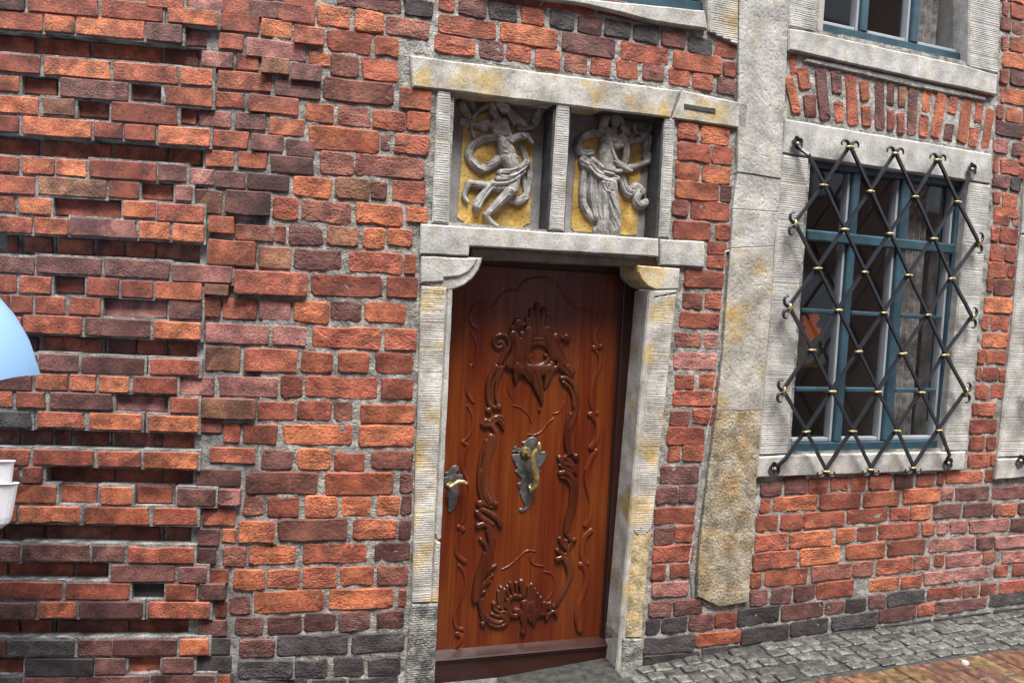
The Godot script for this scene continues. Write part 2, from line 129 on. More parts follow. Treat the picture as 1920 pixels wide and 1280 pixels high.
const STONES := [
	["hood_stone", "C", "stone_y", 0.014, -0.160, 0, [[-77, 2623], [1169, 2639], [1129, 2509], [-60, 2498]]],
	["end_stone", "C", "stone_y", 0.012, -0.120, 0, [[1184, 2642], [1534, 2622], [1531, 2507], [1138, 2510]]],
	["panel_jamb", "C", "stone", 0.006, -0.160, 1, [[44, 2500], [102, 2502], [121, 1949], [48, 1950]]],
	["panel_mullion", "C", "stone", 0.008, -0.160, 1, [[576, 2512], [639, 2511], [642, 1959], [574, 1959]]],
	["panel_jamb", "C", "stone", 0.006, -0.160, 1, [[1103, 2513], [1157, 2512], [1166, 1965], [1111, 1966]]],
	["lintel", "C", "stone", 0.016, -0.200, 0, [[-1, 1941], [1106, 1959], [1112, 1875], [214, 1861], [211, 1820], [2, 1814]]],
	["lintel_moulding", "C", "stone_m", -0.022, -0.200, 0, [[231, 1861], [1149, 1874], [1155, 1832], [233, 1813]]],
	["lintel_end", "C", "stone", 0.014, -0.200, 0, [[1113, 1958], [1347, 1963], [1355, 1842], [1123, 1839]]],
	["left_corbel", "C", "stone", 0.004, -0.230, 0, [[7, 1810], [274, 1818], [272, 1797], [260, 1762], [236, 1726], [200, 1695], [152, 1674], [119, 1668], [10, 1691]]],
	["left_corbel_face", "C", "stone", 0.014, 0.000, 0, [[8, 1807], [252, 1814], [240, 1783], [213, 1752], [177, 1732], [110, 1721], [108, 1705], [11, 1695]]],
	["left_jamb", "C", "stone_y", 0.010, -0.230, 1, [[14, 1684], [124, 1681], [120, 318], [36, 324]]],
	["jamb_moulding", "C", "stone", 0.002, -0.230, 0, [[127, 1684], [152, 1678], [154, 596], [137, 587], [123, 620]]],
	["jamb_stone", "C", "stone_y", 0.004, -0.230, 1, [[125, 593], [152, 577], [155, 313], [122, 316]]],
	["jamb_foot", "C", "stone_d", 0.010, -0.230, 1, [[34, 319], [153, 311], [153, -112], [28, -99]]],
	["right_corbel", "C", "stone_y", 0.010, -0.230, 0, [[1010, 1832], [1229, 1831], [1228, 1734], [1109, 1725], [1067, 1738], [1033, 1767], [1014, 1801]]],
	["right_jamb", "C", "stone_y", 0.008, -0.060, 1, [[1105, 1688], [1219, 1714], [1185, 987], [1167, 606], [1144, 582], [1116, 621], [1095, 574], [1070, 597], [1081, 987]]],
	["right_jamb_block", "C", "stone_ochre", 0.008, -0.060, 0, [[1168, 605], [1148, 200], [1150, 79], [1061, 86], [1061, 206], [1070, 596], [1095, 573], [1116, 620], [1144, 581]]],
	["right_jamb_cap", "C", "stone_y", 0.010, -0.060, 0, [[1101, 1720], [1222, 1731], [1218, 1716], [1103, 1690]]],
	["right_jamb_foot", "C", "stone_d", 0.012, -0.230, 0, [[1048, 83], [1154, 75], [1151, -90], [1050, -81]]],
	["pilaster_stone", "C", "stone_p", 0.012, -0.150, 0, [[1438, 3257], [1711, 3305], [1721, 3083], [1741, 2295], [1500, 2302]]],
	["pilaster_stone", "C", "stone_p", 0.008, -0.150, 0, [[1503, 2301], [1743, 2293], [1745, 2135], [1490, 2129]]],
	["pilaster_stone", "C", "stone_p", 0.010, -0.150, 0, [[1489, 2126], [1743, 2132], [1730, 1970], [1492, 1943]]],
	["pilaster_stone", "C", "stone_py", 0.012, -0.150, 0, [[1490, 1940], [1728, 1967], [1733, 1611], [1726, 1168], [1473, 1166], [1486, 1499]]],
	["pilaster_stone", "C", "stone_o", 0.014, -0.150, 0, [[1472, 1164], [1725, 1166], [1719, 826], [1722, 667], [1721, 218], [1559, 205], [1434, 264], [1426, 416], [1437, 666], [1450, 883]]],
	["sill_stone", "C", "stone", 0.030, -0.200, 0, [[198, 2948], [579, 2957], [1260, 3007], [1283, 2925], [1017, 2920], [679, 2941], [485, 2933], [199, 2930]]],
	["window_jamb", "C", "stone_y", 0.010, -0.200, 1, [[1270, 3228], [1434, 3257], [1459, 2886], [1298, 2926]]],
	["window_lintel", "D", "stone", 0.012, -0.200, 0, [[2, 2577], [1390, 2567], [1397, 2407], [1237, 2409], [157, 2413], [0, 2417]]],
	["window_jamb", "D", "stone", 0.010, -0.200, 1, [[2, 2411], [161, 2409], [161, 951], [-17, 947]]],
	["window_jamb", "D", "stone", 0.010, -0.200, 1, [[1240, 2403], [1400, 2400], [1389, 944], [1209, 946]]],
	["window_sill", "D", "stone", 0.020, -0.200, 0, [[-24, 942], [153, 947], [1198, 942], [1365, 942], [1364, 839], [-22, 841]]],
	["window_jamb", "D", "stone", 0.010, -0.200, 1, [[-26, 3354], [117, 3383], [149, 3016], [-12, 3010]]],
	["window_sill", "D", "stone", 0.022, -0.200, 0, [[-21, 2998], [137, 3003], [1147, 2998], [1368, 2985], [1373, 2878], [727, 2885], [-12, 2899]]],
	["window_jamb", "D", "stone", 0.010, -0.200, 1, [[1107, 3581], [1336, 3627], [1387, 2996], [1164, 3007]]],
	["window_jamb", "D", "stone", 0.010, -0.200, 1, [[1664, 2153], [1916, 2173], [2046, 900], [1836, 920], [1838, 904], [1629, 900], [1656, 1558]]],
	["window_sill", "D", "stone", 0.020, -0.200, 0, [[1617, 894], [2901, 903], [2916, 799], [1618, 778]]],
	["window_lintel", "D", "stone", 0.012, -0.200, 0, [[1656, 2550], [2926, 2559], [2967, 2287], [1669, 2160]]],
	["mortar_patch", "D", "mortar_l", -0.006, -0.050, 0, [[8, 2897], [758, 2880], [1404, 2855], [1412, 2575], [22, 2585]]],
	["mortar_patch", "C", "mortar_l", -0.006, -0.050, 0, [[21, 2855], [495, 2942], [1467, 2882], [1481, 2632], [1180, 2648], [-61, 2637]]],
	["mortar_fillet", "D", "mortar_l", 0.008, -0.050, 0, [[103, 2883], [259, 2887], [743, 2880], [1313, 2862], [1327, 2841], [747, 2843], [396, 2855], [98, 2864]]],
	["mortar_seam", "C", "mortar_l", 0.004, -0.050, 0, [[1465, 1929], [1493, 1936], [1501, 1601], [1494, 1345], [1473, 1165], [1459, 958], [1452, 855], [1437, 663], [1427, 400], [1434, 263], [1505, 213], [1555, 191], [1416, 235], [1377, 402], [1399, 664], [1404, 840], [1422, 984], [1445, 1190], [1459, 1344], [1463, 1600]]]]
const DOOR := {
	"carved_border": [[[5.8, 5.8, 1.0, 298, 1600, 312, 1615, 345, 1619, 376, 1604, 395, 1605, 413, 1643, 441, 1673, 480, 1689, 510, 1684, 523, 1715, 557, 1741, 612, 1754, 668, 1750, 706, 1721, 745, 1669, 784, 1633, 828, 1610, 876, 1603, 908, 1599, 925, 1575]],
		[[5.7, 9.5, 1.0, 298, 1598, 286, 1571, 289, 1539, 302, 1516, 322, 1507]],
		[[5.1, 8.9, 1.0, 291, 1490, 310, 1464, 324, 1427, 324, 1385, 311, 1337],
		[8.9, 7.7, 1.0, 300, 1333, 293, 1300, 286, 1253, 290, 1210, 304, 1187, 322, 1166]],
		[[5.1, 7.7, 1.0, 293, 1149, 312, 1121, 324, 1083, 321, 1040, 303, 1002, 280, 983],
		[9.0, 9.0, 1.0, 284, 979, 304, 965]],
		[[7.7, 9.0, 1.0, 305, 961, 290, 930, 282, 887, 287, 849],
		[9.1, 6.5, 1.0, 287, 852, 305, 814, 322, 775, 324, 727, 317, 674, 305, 622, 282, 589],
		[13.0, 13.0, 1.0, 283, 584, 303, 572]],
		[[7.8, 11.7, 1.0, 291, 567, 281, 526, 275, 483, 284, 449, 320, 420]],
		[[6.6, 10.5, 1.0, 291, 403, 315, 373, 327, 333, 326, 294, 311, 247, 294, 209, 281, 171, 285, 131, 299, 106, 321, 99]],
		[[13.3, 6.6, 1.0, 300, 79, 320, 65, 317, 41, 298, 18, 285, -10]],
		[[6.6, 14.6, 1.0, 926, 1574, 925, 1541, 909, 1501, 908, 1466, 928, 1442],
		[13.3, 13.3, 1.0, 907, 1435, 943, 1444]],
		[[8.0, 13.4, 1.0, 914, 1424, 937, 1398, 945, 1358],
		[13.4, 12.1, 1.0, 943, 1359, 935, 1329, 916, 1279, 906, 1229, 906, 1180, 920, 1140, 929, 1123],
		[13.5, 12.1, 1.0, 905, 1112, 940, 1120]],
		[[13.5, 16.2, 1.0, 922, 1103, 946, 1070, 954, 1025, 943, 980, 923, 951]],
		[[13.6, 13.6, 1.0, 949, 934, 929, 900, 913, 860, 907, 830],
		[13.7, 15.0, 1.0, 905, 843, 908, 788, 923, 737, 939, 686, 937, 635, 931, 595, 919, 570]],
		[[15.1, 15.1, 1.0, 946, 541, 918, 512, 907, 469, 907, 424, 920, 388],
		[15.2, 12.4, 1.0, 904, 376, 937, 381]],
		[[13.9, 19.4, 1.0, 924, 362, 937, 323, 935, 273, 922, 222, 905, 177, 900, 126, 909, 80, 918, 51]]],
	"carved_scroll": [[[8.3, 11.4, 4.0, 426, 1440, 438, 1450, 449, 1436, 435, 1421, 415, 1425, 402, 1444, 408, 1467, 431, 1480, 456, 1478, 472, 1463, 479, 1428, 456, 1389, 438, 1350],
		[12.6, 10.5, 4.0, 423, 1332, 405, 1303, 388, 1255, 386, 1207, 398, 1159, 424, 1141],
		[8.4, 8.4, 4.0, 465, 1347, 440, 1294, 428, 1246, 426, 1198, 438, 1160],
		[7.9, 7.9, 4.0, 443, 1332, 417, 1274, 404, 1226, 412, 1169],
		[15.8, 15.8, 4.0, 443, 1146, 444, 1145],
		[15.8, 15.8, 4.0, 395, 1128, 396, 1127],
		[10.6, 10.6, 4.0, 407, 1078, 436, 1098, 468, 1064],
		[9.5, 8.5, 4.0, 418, 1064, 442, 1083, 471, 1045],
		[11.6, 10.5, 4.0, 371, 1064, 387, 1082, 408, 1064],
		[13.2, 11.6, 4.0, 379, 1059, 413, 1059, 432, 1030],
		[9.5, 7.4, 4.0, 441, 1102, 461, 1098, 469, 1083],
		[8.5, 8.5, 4.0, 392, 987, 371, 920, 362, 853, 363, 829],
		[9.5, 8.5, 4.0, 435, 1021, 431, 968, 416, 910, 408, 852, 408, 828],
		[16.9, 19.1, 4.0, 414, 1006, 395, 896, 386, 828],
		[9.6, 9.6, 4.0, 363, 841, 367, 774, 384, 720, 400, 691, 431, 676],
		[8.5, 9.6, 4.0, 403, 841, 408, 778, 428, 729, 444, 699],
		[19.2, 18.1, 4.0, 383, 841, 385, 798, 397, 744, 422, 700],
		[18.1, 18.1, 4.0, 375, 692, 376, 691],
		[14.5, 14.5, 4.0, 451, 690, 452, 689],
		[13.4, 11.8, 4.0, 381, 667, 427, 647, 464, 616, 482, 586],
		[13.9, 11.8, 4.0, 364, 651, 394, 623, 425, 603, 440, 593],
		[10.7, 9.7, 4.0, 397, 662, 453, 634, 480, 606],
		[14.0, 11.8, 4.0, 373, 588, 400, 595, 428, 578, 434, 564],
		[9.7, 8.6, 4.0, 437, 563, 448, 534, 452, 504],
		[11.8, 11.8, 4.0, 449, 526, 450, 525],
		[10.8, 12.9, 4.0, 389, 522, 410, 501, 422, 467, 419, 418, 404, 380],
		[12.9, 15.1, 4.0, 422, 564, 437, 515, 442, 466, 434, 417, 421, 379],
		[16.2, 16.2, 4.0, 417, 450, 402, 402, 385, 344, 376, 286, 376, 237],
		[11.9, 10.8, 4.0, 435, 440, 419, 377, 399, 319, 389, 266],
		[11.9, 8.6, 4.0, 401, 334, 429, 371, 468, 395],
		[9.7, 7.6, 4.0, 398, 290, 417, 313, 455, 349],
		[10.8, 9.7, 4.0, 394, 271, 413, 299, 442, 321],
		[9.7, 8.7, 4.0, 390, 246, 404, 265, 420, 274],
		[7.6, 6.5, 4.0, 432, 361, 445, 394],
		[10.9, 10.9, 4.0, 392, 256, 403, 206, 430, 155, 467, 128, 503, 120, 527, 133, 524, 153],
		[6.5, 6.5, 4.0, 414, 235, 421, 185, 451, 146, 492, 128],
		[8.7, 7.6, 4.0, 400, 216, 407, 172, 426, 131],
		[8.8, 11.0, 4.0, 460, 113, 494, 101, 529, 107, 544, 130, 542, 155, 520, 170, 506, 161, 517, 145],
		[14.1, 14.1, 4.0, 420, 119, 421, 118],
		[7.6, 7.6, 4.0, 436, 140, 458, 109]],
		[[12.0, 12.0, 4.0, 749, 1286, 773, 1286, 806, 1262, 828, 1218, 836, 1174, 830, 1124, 817, 1080, 800, 1045],
		[9.8, 8.7, 4.0, 758, 1266, 791, 1242, 812, 1198, 817, 1154],
		[8.7, 9.8, 4.0, 804, 1114, 791, 1065, 785, 1015, 790, 966, 805, 926],
		[8.7, 9.8, 4.0, 823, 1070, 805, 1025, 804, 976, 821, 926],
		[16.5, 16.5, 4.0, 846, 908, 847, 907],
		[13.7, 12.1, 4.0, 760, 904, 781, 877, 819, 866, 842, 841],
		[11.0, 8.8, 4.0, 790, 901, 824, 876, 841, 861],
		[11.0, 9.9, 4.0, 766, 867, 793, 851, 837, 835],
		[8.7, 7.6, 4.0, 805, 921, 785, 906, 759, 911],
		[9.4, 9.4, 4.0, 850, 832, 851, 831],
		[14.4, 14.4, 4.0, 770, 830, 802, 829, 830, 804, 849, 764, 852, 713, 844, 658, 832, 599, 819, 549],
		[9.9, 9.9, 4.0, 773, 810, 804, 800, 827, 769, 832, 724, 826, 659, 814, 589, 810, 539],
		[13.3, 12.2, 4.0, 826, 528, 843, 503, 862, 502],
		[12.2, 11.1, 4.0, 785, 510, 802, 479, 824, 458],
		[10.0, 8.9, 4.0, 817, 499, 824, 468],
		[12.2, 10.0, 4.0, 777, 454, 794, 439, 826, 428],
		[11.1, 10.0, 4.0, 844, 482, 830, 448, 837, 422],
		[14.5, 14.5, 4.0, 780, 410, 806, 416, 833, 397, 850, 366],
		[14.5, 12.3, 4.0, 819, 401, 834, 375, 845, 329, 837, 288, 813, 239, 789, 195],
		[11.2, 11.2, 4.0, 838, 417, 856, 376],
		[11.2, 10.1, 4.0, 843, 399, 855, 379, 859, 348, 849, 308, 828, 264],
		[10.1, 12.3, 4.0, 752, 195, 769, 176, 782, 187, 804, 220, 827, 269],
		[11.2, 10.0, 4.0, 741, 193, 754, 167],
		[12.3, 11.2, 4.0, 740, 123, 755, 146, 781, 152, 790, 134]]],
	"carved_shell": [[[7.6, 9.8, 4.0, 515, 179, 492, 230, 490, 269],
		[8.7, 12.0, 4.0, 524, 193, 506, 239, 501, 286],
		[7.6, 8.7, 4.0, 538, 212, 522, 248, 518, 277],
		[6.6, 8.7, 4.0, 548, 231, 537, 262, 532, 291],
		[7.7, 10.9, 4.0, 562, 245, 555, 280, 545, 306],
		[6.6, 8.8, 4.0, 580, 249, 579, 279, 575, 305],
		[11.0, 18.7, 4.0, 614, 242, 607, 277, 600, 308],
		[7.7, 9.4, 4.0, 636, 215, 639, 250, 640, 284],
		[11.0, 14.4, 4.0, 652, 209, 654, 254, 652, 290],
		[10.0, 10.5, 4.0, 668, 198, 671, 238, 670, 269],
		[11.1, 11.1, 4.0, 679, 188, 688, 217, 686, 246],
		[11.1, 11.7, 4.0, 695, 176, 704, 201, 704, 225],
		[10.0, 11.1, 4.0, 712, 163, 721, 182, 726, 197],
		[11.0, 13.2, 4.0, 598, 238, 567, 244, 544, 226, 540, 192, 552, 157, 578, 146, 599, 156, 596, 171, 581, 172],
		[18.8, 12.2, 4.0, 621, 206, 628, 176, 627, 141, 627, 101, 624, 66],
		[15.5, 15.5, 4.0, 624, 65, 624, 64],
		[7.7, 6.6, 4.0, 637, 190, 647, 160],
		[7.7, 6.6, 4.0, 613, 157, 609, 122],
		[7.8, 6.7, 4.0, 645, 145, 655, 114],
		[14.4, 11.1, 4.0, 678, 168, 676, 102],
		[20.0, 12.2, 4.0, 655, 199, 665, 158, 662, 118],
		[13.3, 11.1, 4.0, 696, 166, 692, 136],
		[13.1, 13.1, 4.0, 470, 212, 471, 211],
		[8.7, 7.6, 4.0, 468, 202, 479, 181, 500, 170],
		[8.7, 7.7, 4.0, 465, 163, 491, 151, 511, 149],
		[9.8, 9.8, 4.0, 494, 193, 495, 192],
		[10.0, 8.9, 4.0, 725, 199, 734, 169, 723, 154],
		[13.4, 12.3, 4.0, 709, 147, 728, 144]]],
	"carved_crest": [[[12.6, 23.2, 4.0, 562, 1555, 574, 1522, 592, 1475],
		[13.7, 24.2, 4.0, 580, 1592, 588, 1546, 605, 1480],
		[14.8, 25.3, 4.0, 607, 1619, 610, 1562, 617, 1480],
		[13.7, 24.3, 4.0, 639, 1599, 636, 1548, 630, 1481],
		[12.7, 22.3, 4.0, 664, 1559, 656, 1520, 646, 1476],
		[11.6, 11.6, 4.0, 576, 1599, 577, 1598],
		[12.6, 12.6, 4.0, 606, 1626, 607, 1626],
		[11.6, 11.6, 4.0, 642, 1606, 643, 1605],
		[9.5, 9.5, 4.0, 558, 1560, 559, 1559],
		[9.5, 9.5, 4.0, 668, 1564, 668, 1564],
		[31.6, 36.9, 4.0, 576, 1498, 554, 1440, 541, 1391],
		[32.0, 32.0, 4.0, 657, 1501, 686, 1449, 705, 1396],
		[24.1, 23.1, 4.0, 517, 1536, 519, 1533],
		[15.7, 16.8, 4.0, 494, 1512, 516, 1532],
		[24.2, 26.3, 4.0, 496, 1481, 513, 1443, 509, 1390, 488, 1347],
		[13.7, 15.8, 4.0, 536, 1489, 556, 1449],
		[11.6, 11.6, 4.0, 543, 1535, 544, 1534],
		[13.8, 13.8, 4.0, 622, 1452, 663, 1437, 683, 1398, 668, 1358, 628, 1341, 586, 1356, 568, 1394, 582, 1435, 622, 1452],
		[11.7, 13.8, 4.0, 592, 1352, 628, 1336, 661, 1353],
		[9.5, 9.5, 4.0, 585, 1385, 586, 1384],
		[10.7, 10.7, 4.0, 661, 1391, 662, 1390],
		[12.8, 13.9, 4.0, 685, 1473, 709, 1489, 731, 1479],
		[21.4, 21.4, 4.0, 761, 1478, 763, 1477],
		[25.7, 24.7, 4.0, 698, 1469, 718, 1426, 737, 1377, 770, 1339, 793, 1320],
		[22.6, 14.0, 4.0, 738, 1349, 765, 1325, 795, 1300],
		[15.0, 15.0, 4.0, 693, 1353, 695, 1351],
		[13.4, 13.4, 4.0, 713, 1333, 715, 1332],
		[26.5, 26.5, 4.0, 537, 1381, 555, 1329],
		[32.0, 26.6, 4.0, 529, 1329, 585, 1321, 641, 1322, 682, 1328],
		[23.2, 5.3, 4.0, 523, 1334, 518, 1286, 520, 1255],
		[28.7, 6.4, 4.0, 564, 1325, 579, 1292, 594, 1266],
		[34.3, 4.8, 4.0, 611, 1312, 627, 1249, 649, 1196, 656, 1160],
		[26.8, 4.3, 4.0, 685, 1323, 675, 1270, 665, 1235],
		[6.4, 6.4, 4.0, 647, 1133, 648, 1132],
		[4.2, 5.3, -999.0, 571, 1575, 583, 1522, 600, 1475],
		[4.2, 5.3, -999.0, 594, 1604, 601, 1542, 612, 1475],
		[4.2, 5.3, -999.0, 623, 1606, 623, 1543, 624, 1476],
		[4.2, 5.3, -999.0, 650, 1573, 646, 1525, 637, 1476],
		[5.3, 4.2, -999.0, 522, 1467, 535, 1420, 532, 1372],
		[5.4, 4.3, -999.0, 711, 1459, 735, 1407, 770, 1354],
		[7.4, 7.4, 4.0, 577, 1565, 607, 1578, 640, 1569],
		[6.3, 7.4, 4.0, 584, 1522, 596, 1504, 591, 1489],
		[6.4, 7.4, 4.0, 651, 1525, 644, 1501],
		[5.3, 3.7, -999.0, 608, 1312, 627, 1249, 645, 1201],
		[4.8, 3.2, -999.0, 680, 1318, 672, 1265],
		[4.8, 3.2, -999.0, 559, 1325, 579, 1282],
		[4.8, 3.2, -999.0, 524, 1325, 521, 1281],
		[4.9, 4.3, -999.0, 748, 1345, 787, 1306]]],
	"carved_line": [[[3.2, 3.2, 1.0, 479, 1280, 484, 1228, 512, 1182]],
		[[3.7, 3.2, 1.0, 516, 1153, 554, 1142, 592, 1108, 612, 1069]],
		[[4.3, 3.2, 1.0, 717, 1116, 746, 1124, 769, 1171]],
		[[4.3, 4.3, 1.0, 719, 1092, 692, 1069, 663, 1030, 628, 1013, 597, 1016]],
		[[3.8, 4.4, 1.0, 502, 374, 542, 392, 586, 429, 620, 457, 664, 453]],
		[[4.9, 4.4, 1.0, 644, 441, 640, 422, 660, 391, 713, 378]],
		[[4.5, 4.5, 1.0, 717, 351, 754, 339, 772, 302, 770, 257, 740, 214]]]}
